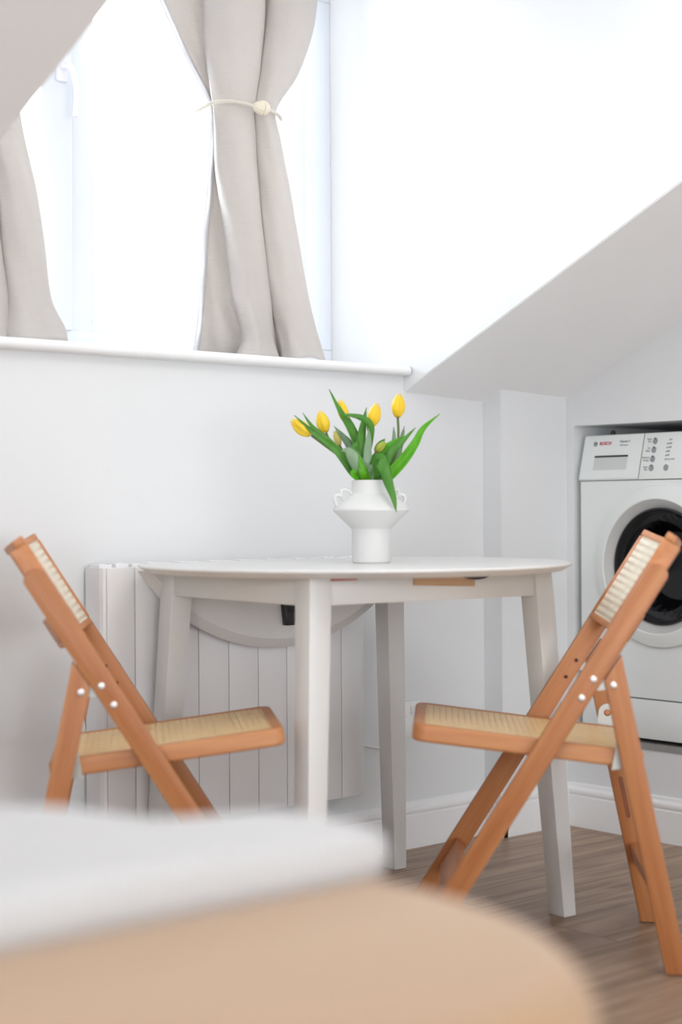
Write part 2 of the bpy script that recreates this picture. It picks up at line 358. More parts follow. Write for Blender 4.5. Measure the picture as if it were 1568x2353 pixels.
# skirting boards with a rounded bead
SK = [(0, 0), (0.018, 0), (0.018, 0.083), (0.0145, 0.086), (0.0145, 0.089), (0.018, 0.092), (0.0185, 0.098), (0.017, 0.103), (0.0125, 0.106), (0.010, 0.109), (0.0085, 0.116), (0.006, 0.118), (0, 0.118)]
def skirting(name, p0, p1, nrm):
    bm = bmesh.new(); p0 = Vector(p0); p1 = Vector(p1); nrm = Vector(nrm)
    add_prism(bm, SK, lambda a, b, s: (p0 if s == 0 else p1)+nrm*a+Vector((0, 0, b)))
    return structure(link_mesh(name, bm, GLOSS))
skirting('baseboard_back', (XL, 0, 0), (3.159, 0, 0), (0, -1, 0))
skirting('baseboard_corner', (3.1415, -0.067, 0), (XR, -0.067, 0), (0, -1, 0))
skirting('baseboard_corner_side', (3.159, 0, 0), (3.159, -0.085, 0), (-1, 0, 0))
skirting('baseboard_right', (XR, -0.067, 0), (XR, YF, 0), (-1, 0, 0))
skirting('baseboard_left', (XL, 0, 0), (XL, YF, 0), (1, 0, 0))

# window sill with a rounded nosing
bm = bmesh.new(); r = 0.012; prof = [(0.30, 1.238), (0.30, 1.214), (-0.024, 1.214)]
prof += [(-0.024-r*math.sin(t), 1.226-r*math.cos(t)) for t in [PI*k/8 for k in range(1, 8)]] + [(-0.024, 1.238)]
add_prism(bm, prof, lambda a, b, s: (DL+s*(2.862-DL), a, b)); structure(link_mesh('trim_1', bm, GLOSS, smooth='auto'), 'white window sill with rounded nosing')

# dormer window: outer frame, mullion, casement with handle on the left, fixed pane on the right
win = bpy.data.objects.new('window_1', None); COL.objects.link(win); win.location = ((DL+DR)/2, 0.28, 1.238); structure(win, 'white framed dormer window')
def wbox(name, d, mat, parent=win, bev=0.004, org=((DL+DR)/2, 0.28, 1.238)):
    return box(name, (d[0]-org[0], d[1]-org[0], d[2]-org[1], d[3]-org[1], d[4]-org[2], d[5]-org[2]), mat, parent, bev)
bm = bmesh.new()
for d in ((DL, DR, .28, .345, 1.238, 1.302), (DL, DR, .28, .345, 2.24, 2.30), (2.78, DR, .28, .345, 1.302, 2.24), (DL, 1.47, .28, .345, 1.302, 2.24)):
    add_box(bm, d[0]-win.location.x, d[1]-win.location.x, d[2]-.28, d[3]-.28, d[4]-1.238, d[5]-1.238, 0.003)
link_mesh('window_frame', bm, UPVC, win, smooth='auto')
bm = bmesh.new()
for d in ((2.112, 2.785, .292, .335, 1.300, 1.325), (2.735, 2.782, .285, .335, 1.325, 2.235), (2.1, 2.118, .285, .335, 1.325, 2.235)):
    add_box(bm, d[0]-win.location.x, d[1]-win.location.x, d[2]-.28, d[3]-.28, d[4]-1.238, d[5]-1.238, 0.003)
link_mesh('glazing_bead', bm, UPVC, win, smooth='auto')
wbox('mullion', (2.052, 2.107, .28, .345, 1.295, 2.245), UPVC)
bm = bmesh.new()
for d in ((1.965, 2.048, .268, .335, 1.300, 2.245), (1.462, 1.53, .268, .335, 1.300, 2.245), (1.53, 1.965, .268, .335, 1.300, 1.37), (1.53, 1.965, .268, .335, 2.175, 2.245)):
    add_box(bm, d[0]-win.location.x, d[1]-win.location.x, d[2]-.28, d[3]-.28, d[4]-1.238, d[5]-1.238, 0.004)
cas = link_mesh('casement', bm, UPVC, win, smooth='auto')
wbox('pane', (2.105, 2.775, .310, .316, 1.31, 2.235), PANE, bev=0.0)
wbox('casement_pane', (1.525, 1.970, .300, .306, 1.36, 2.18), PANE, cas, 0.0)
HANDLE = plain('window_handle_grey', (0.86, 0.86, 0.93, 1), 0.3)
bm = bmesh.new(); hx, hz = 2.018-win.location.x, 1.918-1.238
add_box(bm, hx-0.016, hx+0.014, -0.022, -0.010, hz-0.035, hz+0.05, 0.005)
add_lathe(bm, [(0.009, -0.045), (0.009, -0.02)], 16, (hx, 0, hz), 'Y')
hp = catmull([(hx, -0.045, hz), (hx+0.012, -0.05, hz-0.02), (hx+0.018, -0.052, hz-0.07), (hx+0.014, -0.05, hz-0.122)], 6)
add_tube(bm, hp, lambda t: 0.0085-0.002*t, 10)
link_mesh('handle', bm, HANDLE, cas, smooth='auto')

# ================================================================ curtains
CURT = [
  (2.245,[(2.192,0.170),(2.277,0.175),(2.347,0.168),(2.329,0.119),(2.366,0.065),(2.481,0.095),(2.530,0.135),(2.527,0.100),(2.571,0.070),(2.655,0.100),(2.719,0.150)]),
  (2.113,[(2.219,0.160),(2.297,0.165),(2.348,0.155),(2.325,0.110),(2.372,0.065),(2.485,0.095),(2.523,0.130),(2.517,0.100),(2.556,0.070),(2.639,0.100),(2.694,0.145)]),
  (1.975,[(2.290,0.150),(2.330,0.150),(2.345,0.140),(2.326,0.105),(2.375,0.070),(2.477,0.100),(2.501,0.120),(2.494,0.100),(2.527,0.075),(2.594,0.100),(2.627,0.130)]),
  (1.885,[(2.334,0.130),(2.345,0.130),(2.349,0.125),(2.336,0.100),(2.378,0.075),(2.463,0.100),(2.480,0.115),(2.474,0.100),(2.490,0.080),(2.534,0.100),(2.556,0.120)]),
  (1.850,[(2.349,0.125),(2.352,0.124),(2.353,0.120),(2.342,0.100),(2.382,0.080),(2.457,0.100),(2.472,0.112),(2.468,0.100),(2.486,0.085),(2.526,0.100),(2.546,0.120)]),
  (1.805,[(2.356,0.130),(2.360,0.130),(2.360,0.125),(2.346,0.100),(2.384,0.075),(2.460,0.100),(2.477,0.115),(2.471,0.100),(2.493,0.080),(2.539,0.100),(2.561,0.120)]),
  (1.689,[(2.358,0.145),(2.373,0.150),(2.376,0.140),(2.354,0.105),(2.392,0.072),(2.470,0.100),(2.491,0.120),(2.481,0.100),(2.507,0.075),(2.566,0.100),(2.598,0.130)]),
  (1.551,[(2.350,0.155),(2.387,0.165),(2.413,0.155),(2.381,0.110),(2.405,0.070),(2.485,0.100),(2.510,0.125),(2.496,0.100),(2.528,0.075),(2.596,0.100),(2.632,0.135)]),
  (1.392,[(2.340,0.160),(2.397,0.175),(2.439,0.160),(2.405,0.110),(2.428,0.070),(2.507,0.100),(2.535,0.130),(2.525,0.110),(2.552,0.075),(2.632,0.100),(2.669,0.135)]),
  (1.297,[(2.332,0.165),(2.407,0.180),(2.471,0.165),(2.434,0.110),(2.442,0.065),(2.516,0.100),(2.559,0.140),(2.555,0.110),(2.574,0.070),(2.664,0.100),(2.701,0.135)]),
  (1.243,[(2.324,0.170),(2.410,0.185),(2.466,0.170),(2.401,0.100),(2.431,0.055),(2.527,0.090),(2.570,0.135),(2.552,0.100),(2.582,0.060),(2.676,0.090),(2.719,0.135)]),
]
CURTL = [
  (2.245,[(1.615,0.140),(1.635,0.075),(1.672,0.100),(1.700,0.136),(1.708,0.100),(1.722,0.064),(1.752,0.100),(1.772,0.136)]),
  (2.1,[(1.630,0.120),(1.650,0.080),(1.690,0.100),(1.715,0.130),(1.716,0.100),(1.730,0.070),(1.762,0.100),(1.785,0.130)]),
  (1.854,[(1.649,0.120),(1.658,0.080),(1.700,0.100),(1.727,0.130),(1.726,0.100),(1.746,0.070),(1.790,0.100),(1.814,0.130)]),
  (1.720,[(1.648,0.120),(1.658,0.080),(1.710,0.100),(1.736,0.130),(1.730,0.100),(1.756,0.070),(1.810,0.100),(1.835,0.130)]),
  (1.585,[(1.647,0.120),(1.667,0.080),(1.740,0.100),(1.767,0.130),(1.759,0.100),(1.787,0.070),(1.843,0.100),(1.870,0.130)]),
  (1.461,[(1.646,0.120),(1.677,0.080),(1.755,0.100),(1.781,0.130),(1.769,0.100),(1.802,0.070),(1.864,0.100),(1.890,0.130)]),
  (1.346,[(1.646,0.120),(1.686,0.080),(1.775,0.100),(1.798,0.130),(1.781,0.100),(1.815,0.070),(1.882,0.100),(1.906,0.130)]),
  (1.283,[(1.645,0.120),(1.680,0.070),(1.778,0.100),(1.800,0.130),(1.778,0.100),(1.820,0.060),(1.915,0.100),(1.939,0.130)]),
  (1.243,[(1.645,0.120),(1.675,0.060),(1.766,0.090),(1.793,0.130),(1.775,0.100),(1.816,0.050),(1.917,0.090),(1.944,0.130)]),
]
def drape(rows, per=7, nz=90, wob=0.0025, seed=1, hem=()):
    zs = [r[0] for r in rows]; cols = [catmull([(x, y, 0) for x, y in r[1]], per) for r in rows]
    def at(z, j):
        for i in range(len(zs)-1):
            if zs[i] >= z >= zs[i+1]:
                t = (zs[i]-z)/(zs[i]-zs[i+1])
                p = [cols[max(0, min(len(cols)-1, q))][j] for q in (i-1, i, i+1, i+2)]
                a = p[1]; b = p[2]
                h = [zs[max(0, min(len(zs)-1, q))] for q in (i-1, i, i+1, i+2)]
                m1 = (p[2]-p[0])*((h[1]-h[2])/max(1e-6, h[0]-h[2])) if i > 0 else (b-a)
                m2 = (p[3]-p[1])*((h[1]-h[2])/max(1e-6, h[1]-h[3])) if i+2 < len(zs) else (b-a)
                return a*(2*t**3-3*t*t+1)+m1*(t**3-2*t*t+t)+b*(-2*t**3+3*t*t)+m2*(t**3-t*t)
        return cols[-1][j]
    bm = bmesh.new(); n = len(cols[0]); g = []
    for k in range(nz+1):
        z = zs[0]+(zs[-1]-zs[0])*k/nz; row = []
        for j in range(n):
            p = at(z, j); w = math.sin(z*31+j*0.7+seed)*math.sin(z*13-j*0.33)*wob*(1+max(0, (1.36-z))*14)
            zz = z
            if z < 1.30:
                s = j/(n-1)
                for c, wd_, up in hem: zz += up*math.exp(-((s-c)/wd_)**2)*(1.30-z)/0.057
            row.append(bm.verts.new((p.x+w*0.5, p.y+w, zz)))
        g.append(row)
    for k in range(nz):
        for j in range(n-1): bm.faces.new((g[k][j], g[k][j+1], g[k+1][j+1], g[k+1][j]))
    return bm, g
bm, _ = drape(CURT, hem=((0.02, 0.04, 0.0), (0.84, 0.06, 0.010)))
cr = thing('curtain', 'greige curtain tied back with a cream cord at the right side of the window', 'curtain', (2.45, 0.11, 1.243), 0, 'greige curtains at the window')
for v in bm.verts: v.co -= Vector((2.45, 0.11, 1.243))
o = link_mesh('cloth', bm, CURTAIN, cr, smooth=True); solidify(o, 0.0016)
# pale folded hem along the left edge
bm = bmesh.new(); rows = []
import bisect
hz = [(2.245, 2.192, .170), (2.113, 2.219, .160), (1.975, 2.290, .150), (1.885, 2.334, .130), (1.850, 2.349, .125), (1.805, 2.356, .130), (1.689, 2.358, .145), (1.551, 2.350, .155), (1.392, 2.340, .160), (1.297, 2.332, .165), (1.243, 2.324, .170)]
pts = catmull([(x, y, z) for z, x, y in hz], 6)
for p in pts:
    rows.append([bm.verts.new((p.x+dx-2.45, p.y+dy-0.11, p.z-1.243)) for dx, dy in ((-0.001, 0.002), (-0.006, -0.004), (0.002, -0.0045), (0.012, -0.0025))])
for a, b in zip(rows, rows[1:]):
    for i in range(3): bm.faces.new((a[i], a[i+1], b[i+1], b[i]))
HEM = cloth('pale_hem', srgb(246, 246, 248), 1500, 0.6, 0.1)
o = link_mesh('hem', bm, HEM, cr, smooth=True); solidify(o, 0.0012)
bm, _ = drape(CURTL, seed=4, hem=((0.86, 0.10, 0.010),))
for v in bm.verts: v.co -= Vector((1.8, 0.11, 1.243))
cl = thing('curtain', 'greige curtain at the far left edge, hanging over the left end of the sill', 'curtain', (1.8, 0.11, 1.243), 0, 'greige curtains at the window')
o = link_mesh('cloth', bm, CURTAIN, cl, smooth=True); solidify(o, 0.0016)
rl = thing('curtain_rail', 'white curtain rail above the dormer window', 'curtain rail', (2.12, 0.12, 2.266))
bm = bmesh.new(); add_tube(bm, [(-0.72, 0, 0), (0.72, 0, 0)], 0.010, 12); link_mesh('rail', bm, UPVC, rl, smooth='auto')
for bx in (-0.7, 0.7):
    bm = bmesh.new(); add_tube(bm, [(bx, 0, 0), (bx, 0, 0.034)], 0.008, 10); link_mesh('bracket', bm, UPVC, rl)

tb = thing('curtain_tieback', 'cream rope tieback with a faceted bead around the right curtain', 'tieback', (2.446, 0.055, 1.848))
path = [(2.430, 0.056, 1.850), (2.400, 0.060, 1.8535), (2.365, 0.068, 1.8545), (2.330, 0.085, 1.850), (2.312, 0.11, 1.838), (2.306, 0.15, 1.828), (2.36, 0.175, 1.83), (2.47, 0.175, 1.84), (2.545, 0.15, 1.845), (2.562, 0.125, 1.846), (2.540, 0.092, 1.846), (2.505, 0.068, 1.848), (2.468, 0.056, 1.849)]
bm = bmesh.new(); add_tube(bm, [Vector(p)-Vector((2.446, 0.055, 1.848)) for p in catmull(path, 6)], 0.0046, 10); link_mesh('rope', bm, ROPE, tb, smooth=True)
bm = bmesh.new(); add_lathe(bm, [(0.006, -0.021), (0.011, -0.017), (0.019, 0.0), (0.0195, 0.003), (0.0175, 0.0045), (0.019, 0.006), (0.018, 0.009), (0.010, 0.020), (0.005, 0.022)], 12, axis='X')
o = link_mesh('bead', bm, BEAD, tb, smooth='auto'); o.rotation_euler = (0, math.radians(8), math.radians(-20)); o.location = (0, -0.006, 0)

# ================================================================ radiator
rad = thing('radiator', 'white wall panel radiator with thin dark vertical seams, behind the table', 'radiator', (1.905, -0.075, 0.172))
PIT, NEL, RH, RD = 0.0852, 9, 0.580, 0.068
box('core', (0.004, PIT*NEL-0.010, 0.012, RD-0.005, 0.006, RH-0.008), RADI_DARK, rad)
for k in range(NEL):
    x0 = k*PIT; bm = bmesh.new(); w = PIT-0.0022
    if k == NEL-1: poly = [(0, 0), (w*0.45, 0.001), (w*0.8, 0.006), (w, 0.014), (w, 0.05), (0, 0.05)]
    elif k == 0: poly = [(0.012, 0), (w, 0), (w, 0.05), (0.012, 0.05)]
    else: poly = [(0, 0), (w, 0), (w, 0.05), (0, 0.05)]
    add_prism(bm, poly, lambda a, b, s: (x0+a, b, s*(RH-0.004)), 0.0012 if k else 0.002)
    link_mesh('panel_section', bm, RADI, rad, smooth='auto')
bm = bmesh.new(); add_prism(bm, [(0.0105, 0.001), (0.004, 0.004), (0, 0.012), (0, RD), (0.0105, RD)], lambda a, b, s: (a, b, s*(RH-0.004)), 0.0)
link_mesh('side_cover', bm, RADI, rad)
bm = bmesh.new(); add_box(bm, 0.002, PIT*NEL-0.003, 0.0505, RD-0.001, RH-0.03, RH-0.006)
for k in range(18): add_box(bm, 0.006+k*PIT/2, PIT/2-0.004+k*PIT/2, 0.020+0.0, 0.060, RH-0.01, RH+0.003+0.002*(k % 2), 0.001, 1)
link_mesh('top_grille', bm, RADI, rad, smooth='auto')
for bx in (0.1, 0.62): box('wall_bracket', (bx, bx+0.04, RD-0.005, 0.075, 0.1, 0.5), STEEL, rad)

# ================================================================ wall socket with a plug
so = thing('wall_socket', 'white double wall socket low on the back wall behind the right chair', 'socket', (2.862, 0, 0.335))
box('plate', (-0.073, 0.050, -0.010, 0, -0.043, 0.043), SOCKET, so, 0.003)
for dx in (-0.035, 0.022): box('rocker_switch', (dx-0.007, dx+0.007, -0.014, -0.009, 0.008, 0.030), SOCKET, so, 0.0015)
pg = thing('plug', 'white plug with cable pushed into the wall socket', 'plug', (2.842, -0.011, 0.318))
bm = bmesh.new(); add_prism(bm, [(-0.024, -0.030), (0.024, -0.030), (0.026, 0.004), (0.018, 0.022), (0, 0.026), (-0.018, 0.022), (-0.026, 0.004)], lambda a, b, s: (a, -s*0.028, b), 0.004); link_mesh('body', bm, SOCKET, pg, smooth='auto')
bm = bmesh.new(); add_tube(bm, catmull([(0, -0.014, -0.028), (-0.01, -0.016, -0.05), (-0.06, -0.006, -0.052), (-0.14, 0.006, -0.035), (-0.2, 0.006, -0.02)], 8), 0.0032, 8); link_mesh('cable', bm, SOCKET, pg, smooth=True)

# ================================================================ washing machine
wm = thing('washing_machine', 'white front loading washing machine in the alcove of the right wall', 'washing machine', (3.425, -0.385, 0.25))
OX, OY, OZ = 3.425, -0.385, 0.25
def wl(x, y, z): return (x-OX, y-OY, z-OZ)
MY0, MY1 = -0.675, -0.113
def front_plate(bm, y0, y1, z0, z1, cz, r, x0, x1, n=72):
    rings = []
    for x in (x0, x1):
        inner = [bm.verts.new((x, r*math.cos(2*PI*k/n), cz+r*math.sin(2*PI*k/n))) for k in range(n)]; outer = []
        for k in range(n):
            c, s_ = math.cos(2*PI*k/n), math.sin(2*PI*k/n)
            q = min([(y1 if c > 0 else y0)/c if abs(c) > 1e-6 else 1e9, ((z1 if s_ > 0 else z0)-cz)/s_ if abs(s_) > 1e-6 else 1e9])
            outer.append(bm.verts.new((x, q*c, cz+q*s_)))
        rings.append((inner, outer))
    (i0, o0), (i1, o1) = rings
    for k in range(n):
        m = (k+1) % n
        bm.faces.new((i0[k], i0[m], o0[m], o0[k])); bm.faces.new((i1[k], i1[m], o1[m], o1[k]))
        bm.faces.new((i0[k], i0[m], i1[m], i1[k])); bm.faces.new((o0[k], o0[m], o1[m], o1[k]))
bm = bmesh.new(); front_plate(bm, MY0-OY, MY1-OY-0.002, 0.012, 0.945-OZ, 0.718-OZ, 0.17, 0.0, 0.02)
for d in ((MY0-OY, MY0-OY+0.006, 0.012, 0.69), (MY1-OY-0.008, MY1-OY-0.002, 0.012, 0.69)): add_box(bm, 0.02, 0.52, d[0], d[1], d[2], d[3])
add_box(bm, 0.02, 0.52, MY0-OY, MY1-OY-0.002, 0.012, 0.02); add_box(bm, 0.51, 0.52, MY0-OY, MY1-OY-0.002, 0.012, 0.69)
link_mesh('body', bm, APPL, wm)
bm = bmesh.new()
add_prism(bm, [(-0.004, 0.947-OZ), (0.027-0.0, 1.071-OZ), (0.5, 1.071-OZ), (0.5, 0.947-OZ)], lambda a, b, s: (a, (MY0-OY)+s*(MY1+0.002-MY0), b), 0.003)
fas = link_mesh('control_panel', bm, APPL2, wm, smooth='auto')
def fx(z): return -0.004+(z-0.947)*0.25                        # front face of the tilted panel
TIL = math.atan(0.25); NRM = Vector((-math.cos(TIL), 0, math.sin(TIL))); UPF = Vector((math.sin(TIL), 0, math.cos(TIL)))
def fp(y, z, off=0.0): return Vector((fx(z), y-OY, z-OZ))+NRM*off
def fpoly(pts, off0, off1):
    bm = bmesh.new(); add_prism(bm, pts, lambda a, b, s: fp(a, b, off1 if s else off0)); return bm
# drawer front: proud plate left of the division line, with a flat grip, the scoop's shade painted in grey and black
bm = fpoly([(-0.1125, 0.951), (-0.3155, 0.951), (-0.3155, 1.068), (-0.1125, 1.068)], 0.0002, 0.0022)
dr = link_mesh('detergent_drawer', bm, APPL, wm)
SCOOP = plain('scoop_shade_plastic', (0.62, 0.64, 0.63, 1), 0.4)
bm = bmesh.new(); n = 10
ys, zt = (-0.157, -0.272), (1.0105, 0.974); G = []
for i in range(n+1):
    t = i/n; z = zt[0]+(zt[1]-zt[0])*t; d = 0.0026+0.0012*math.sin(PI*t)*0
    G.append([bm.verts.new(fp(y, z, 0.0026)) for y in ys])
for a, b in zip(G, G[1:]): bm.faces.new((a[0], a[1], b[1], b[0]))
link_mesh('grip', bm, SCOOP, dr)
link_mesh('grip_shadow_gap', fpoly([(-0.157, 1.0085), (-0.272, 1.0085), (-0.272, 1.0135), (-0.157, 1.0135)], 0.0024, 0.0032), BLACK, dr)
link_mesh('panel_seam', fpoly([(-0.3158, 0.948), (-0.3172, 0.948), (-0.3172, 1.07), (-0.3158, 1.07)], 0.0, 0.0006), DARKTXT, wm)
def disc(name, y, z, ry, mat, parent, h=0.004, rz=None):
    rz = rz or ry; pts = [(y+ry*math.cos(2*PI*k/24), z+rz*math.sin(2*PI*k/24)) for k in range(24)]
    return link_mesh(name, fpoly(pts, 0.0, h), mat, parent)
for z in (1.048, 1.0245, 1.0005, 0.9765):
    b = disc('button', -0.3555, z, 0.0068, GREYBTN, wm, 0.003, 0.0082)
    disc('indicator_lamp', -0.3555, z+0.0062, 0.003, DARKTXT, b, 0.0035, 0.0024)
disc('button', -0.4035, 0.9765, 0.0068, GREYBTN, wm, 0.003, 0.0082)
for k in range(5): disc('indicator_lamp', -0.3965, 1.040-0.0104*k, 0.0014, DARKTXT, wm, 0.0012)
def text(name, s, y, z, size, mat, parent, align='LEFT', shear=0.0, bold=0.0):
    c = bpy.data.curves.new(name, 'FONT'); c.body = s; c.size = size; c.extrude = 0.0003; c.align_x = align; c.align_y = 'CENTER'; c.shear = shear; c.offset = bold
    t = bpy.data.objects.new('tmp_text', c); COL.objects.link(t)
    bpy.context.view_layer.update()
    me = bpy.data.meshes.new_from_object(t.evaluated_get(bpy.context.evaluated_depsgraph_get()))
    COL.objects.unlink(t); bpy.data.objects.remove(t)
    X = Vector((0, -1, 0)); Mx = Matrix((X, UPF, NRM)).transposed().to_4x4(); Mx.translation = fp(y, z, 0.0026)
    me.transform(Mx); me.materials.clear(); me.materials.append(mat)
    o = bpy.data.objects.new(name, me); COL.objects.link(o); o.parent = parent; return o
text('brand_lettering', 'BOSCH', -0.1675, 1.0465, 0.0125, REDTXT, dr, bold=0.00035)
text('model_lettering', 'Classixx 5', -0.2370, 1.0505, 0.0085, DARKTXT, dr)
text('small_lettering', '1200 Express', -0.2375, 1.0405, 0.0055, GREYTXT, dr)
bm = bmesh.new()
ring = [fp(-0.1535+0.0056*math.cos(2*PI*k/32), 1.046+0.0056*math.sin(2*PI*k/32), 0.0028) for k in range(32)]; add_tube(bm, ring, 0.0008, 6, closed=True)
for dy in (-0.0022, 0.0022): add_tube(bm, [fp(-0.1535+dy, 1.046-0.0036, 0.0028), fp(-0.1535+dy, 1.046+0.0036, 0.0028)], 0.0007, 6)
add_tube(bm, [fp(-0.1535-0.0022, 1.046, 0.0028), fp(-0.1535+0.0022, 1.046, 0.0028)], 0.0007, 6)
link_mesh('round_emblem', bm, DARKTXT, dr)
for z, s in ((1.0535, 'Rapid'), (1.0465, 'Plus'), (1.029, 'Pre'), (1.0215, 'Wash'), (1.0045, 'Reduced'), (0.997, 'Ironing'), (0.979, 'Rinse'), (0.972, 'Plus')):
    text('button_lettering', s, -0.3435, z, 0.0062, GREYTXT, wm, 'RIGHT')
text('spin_lettering', 'Spin', -0.4015, 1.0505, 0.0065, GREYTXT, wm)
for k, s in enumerate(('1200', '1000', '800', '600', 'Rinse Hold')): text('spin_lettering', s, -0.4005, 1.040-0.0104*k, 0.0062, GREYTXT, wm)
# round door: flat white ring, grey bevel, glass bowl, drum
DZ = 0.718-OZ
bm = bmesh.new(); add_lathe(bm, [(0.2135, 0.002), (0.2135, -0.006), (0.211, -0.0095), (0.205, -0.011), (0.188, -0.019), (0.178, -0.020), (0.176, -0.018)], 72, (0, 0, DZ), 'X', cap=False)
link_mesh('door_frame', bm, APPL2, wm, smooth='auto')
bm = bmesh.new(); add_lathe(bm, [(0.176, -0.018), (0.172, -0.016), (0.156, 0.004), (0.153, 0.006), (0.150, 0.02)], 72, (0, 0, DZ), 'X', cap=False); link_mesh('door_ring', bm, GREYRING, wm, smooth='auto')
bm = bmesh.new(); add_lathe(bm, [(0.154, -0.0005), (0.150, -0.003), (0.146, 0.000), (0.142, 0.03)], 72, (0, 0, DZ), 'X', cap=False); link_mesh('door_seal', bm, RUBBER, wm, smooth='auto')
bm = bmesh.new(); add_lathe(bm, [(0.148, -0.002), (0.145, -0.006), (0.120, -0.002), (0.112, 0.03), (0.09, 0.075), (0.05, 0.088), (0.002, 0.09)], 72, (0, 0, DZ), 'X', cap=False)
link_mesh('door_glass', bm, DOORGLASS, wm, smooth='auto')
bm = bmesh.new(); add_lathe(bm, [(0.1505, 0.004), (0.1505, 0.06), (0.135, 0.075), (0.128, 0.09), (0.19, 0.13), (0.20, 0.36), (0.002, 0.37)], 72, (0, 0, DZ), 'X', cap=False); link_mesh('drum', bm, DRUM, wm, smooth='auto')
bm = bmesh.new()
for k in range(40):
    a = 2*PI*k/40; add_tube(bm, [(0.07, 0.137*math.cos(a), DZ+0.137*math.sin(a)), (0.088, 0.126*math.cos(a), DZ+0.126*math.sin(a))], 0.0045, 6)
link_mesh('gasket_ribs', bm, RUBBER, wm, smooth=True)
bm = bmesh.new(); add_box(bm, -0.0015, 0.003, MY0-OY+0.002, MY1-OY-0.004, 0.014, 0.367-OZ-0.002, 0.002); link_mesh('kick_panel', bm, APPL, wm, smooth='auto')
link_mesh('kick_panel_gap', (lambda b: (add_box(b, -0.0012, 0.002, MY0-OY+0.002, MY1-OY-0.004, 0.367-OZ-0.0015, 0.367-OZ+0.0015), b)[1])(bmesh.new()), DARKTXT, wm)
for y in (MY0+0.05, MY1-0.05):
    for x in (0.05, 0.45):
        bm = bmesh.new(); add_lathe(bm, [(0.02, 0.0), (0.02, 0.014)], 20, (x, y-OY, 0)); link_mesh('foot', bm, RUBBER, wm)
bm = bmesh.new(); add_lathe(bm, [(0.006, 0.822), (0.006, 0.834), (0.003, 0.836)], 14, (0.09, -0.155-OY, 0)); link_mesh('lid_screw', bm, BLACK, wm)

# ================================================================ drop-leaf table
TB = thing('drop_leaf_table', 'round white drop-leaf table with its rear leaf hanging down in front of the radiator', 'table', (2.332, -0.414, 0), math.radians(-4.5))
TR, TC, TH = 0.467, 0.28, 0.757
PROF = [(-0.003, 0.757), (-0.001, 0.756), (0.0, 0.754), (0.0, 0.7525), (-0.0015, 0.7508), (-0.0215, 0.740)]
def loft(name, loops, mat, parent, **k):
    bm = bmesh.new(); R = [[bm.verts.new(p) for p in lp] for lp in loops]; n = len(R[0])
    bm.faces.new(R[0]); bm.faces.new(R[-1][::-1])
    for a, b in zip(R, R[1:]):
        for i in range(n): bm.faces.new((a[i], a[(i+1) % n], b[(i+1) % n], b[i]))
    return link_mesh(name, bm, mat, parent, smooth='auto', **k)
def mid_loop(r, z, g=0.0008):
    a = math.asin((TC-g)/r); L = [(r*math.cos(-a+2*a*k/40), r*math.sin(-a+2*a*k/40), z) for k in range(41)]
    return L+[(-x, -y, zz) for x, y, zz in L]
def leaf_loop(r, z, g=0.0008):
    a = math.acos((TC+g)/r); return [(r*math.sin(-a+2*a*k/40), -r*math.cos(-a+2*a*k/40), z) for k in range(41)]
loft('tabletop', [mid_loop(TR+d, z) for d, z in PROF], TABLE, TB)
loft('leaf', [leaf_loop(TR+d, z) for d, z in PROF], TABLE, TB)['label'] = 'raised front leaf'
hang = []
for d, z in PROF:                                                  # same leaf turned about the hinge line, its top face to the wall
    hang.append([(-x, TC-0.004+(z-0.740)+0.0012, 0.7410-(-y-TC)) for x, y, _ in leaf_loop(TR+d, z)])
lf = loft('leaf', hang, TABLE, TB); lf['label'] = 'rear leaf folded down'
bm = bmesh.new(); add_prism(bm, [(0.000, 0.655), (0.030, 0.655), (0.034, 0.632), (0.030, 0.606), (0.006, 0.606)], lambda a, b, s: (-0.008+a, TC-0.004-s*0.016, b), 0.002)
add_tube(bm, [(0.006, TC-0.020, 0.640), (0.006, TC-0.022, 0.640)], 0.002, 8); add_tube(bm, [(0.018, TC-0.020, 0.640), (0.018, TC-0.022, 0.640)], 0.002, 8)
link_mesh('catch', bm, BLACK, lf, smooth='auto')['label'] = 'black catch'
for x in (-0.2, 0.2):
    bm = bmesh.new(); add_box(bm, x-0.03, x+0.03, TC-0.045, TC-0.008, 0.7375, 0.7403); add_tube(bm, [(x-0.03, TC-0.006, 0.7400), (x+0.03, TC-0.006, 0.7400)], 0.0035, 8); link_mesh('hinge', bm, STEEL, TB)
AX, AY = 0.296, 0.258; FXX, FYY = 0.334, 0.290; AZ = 0.686
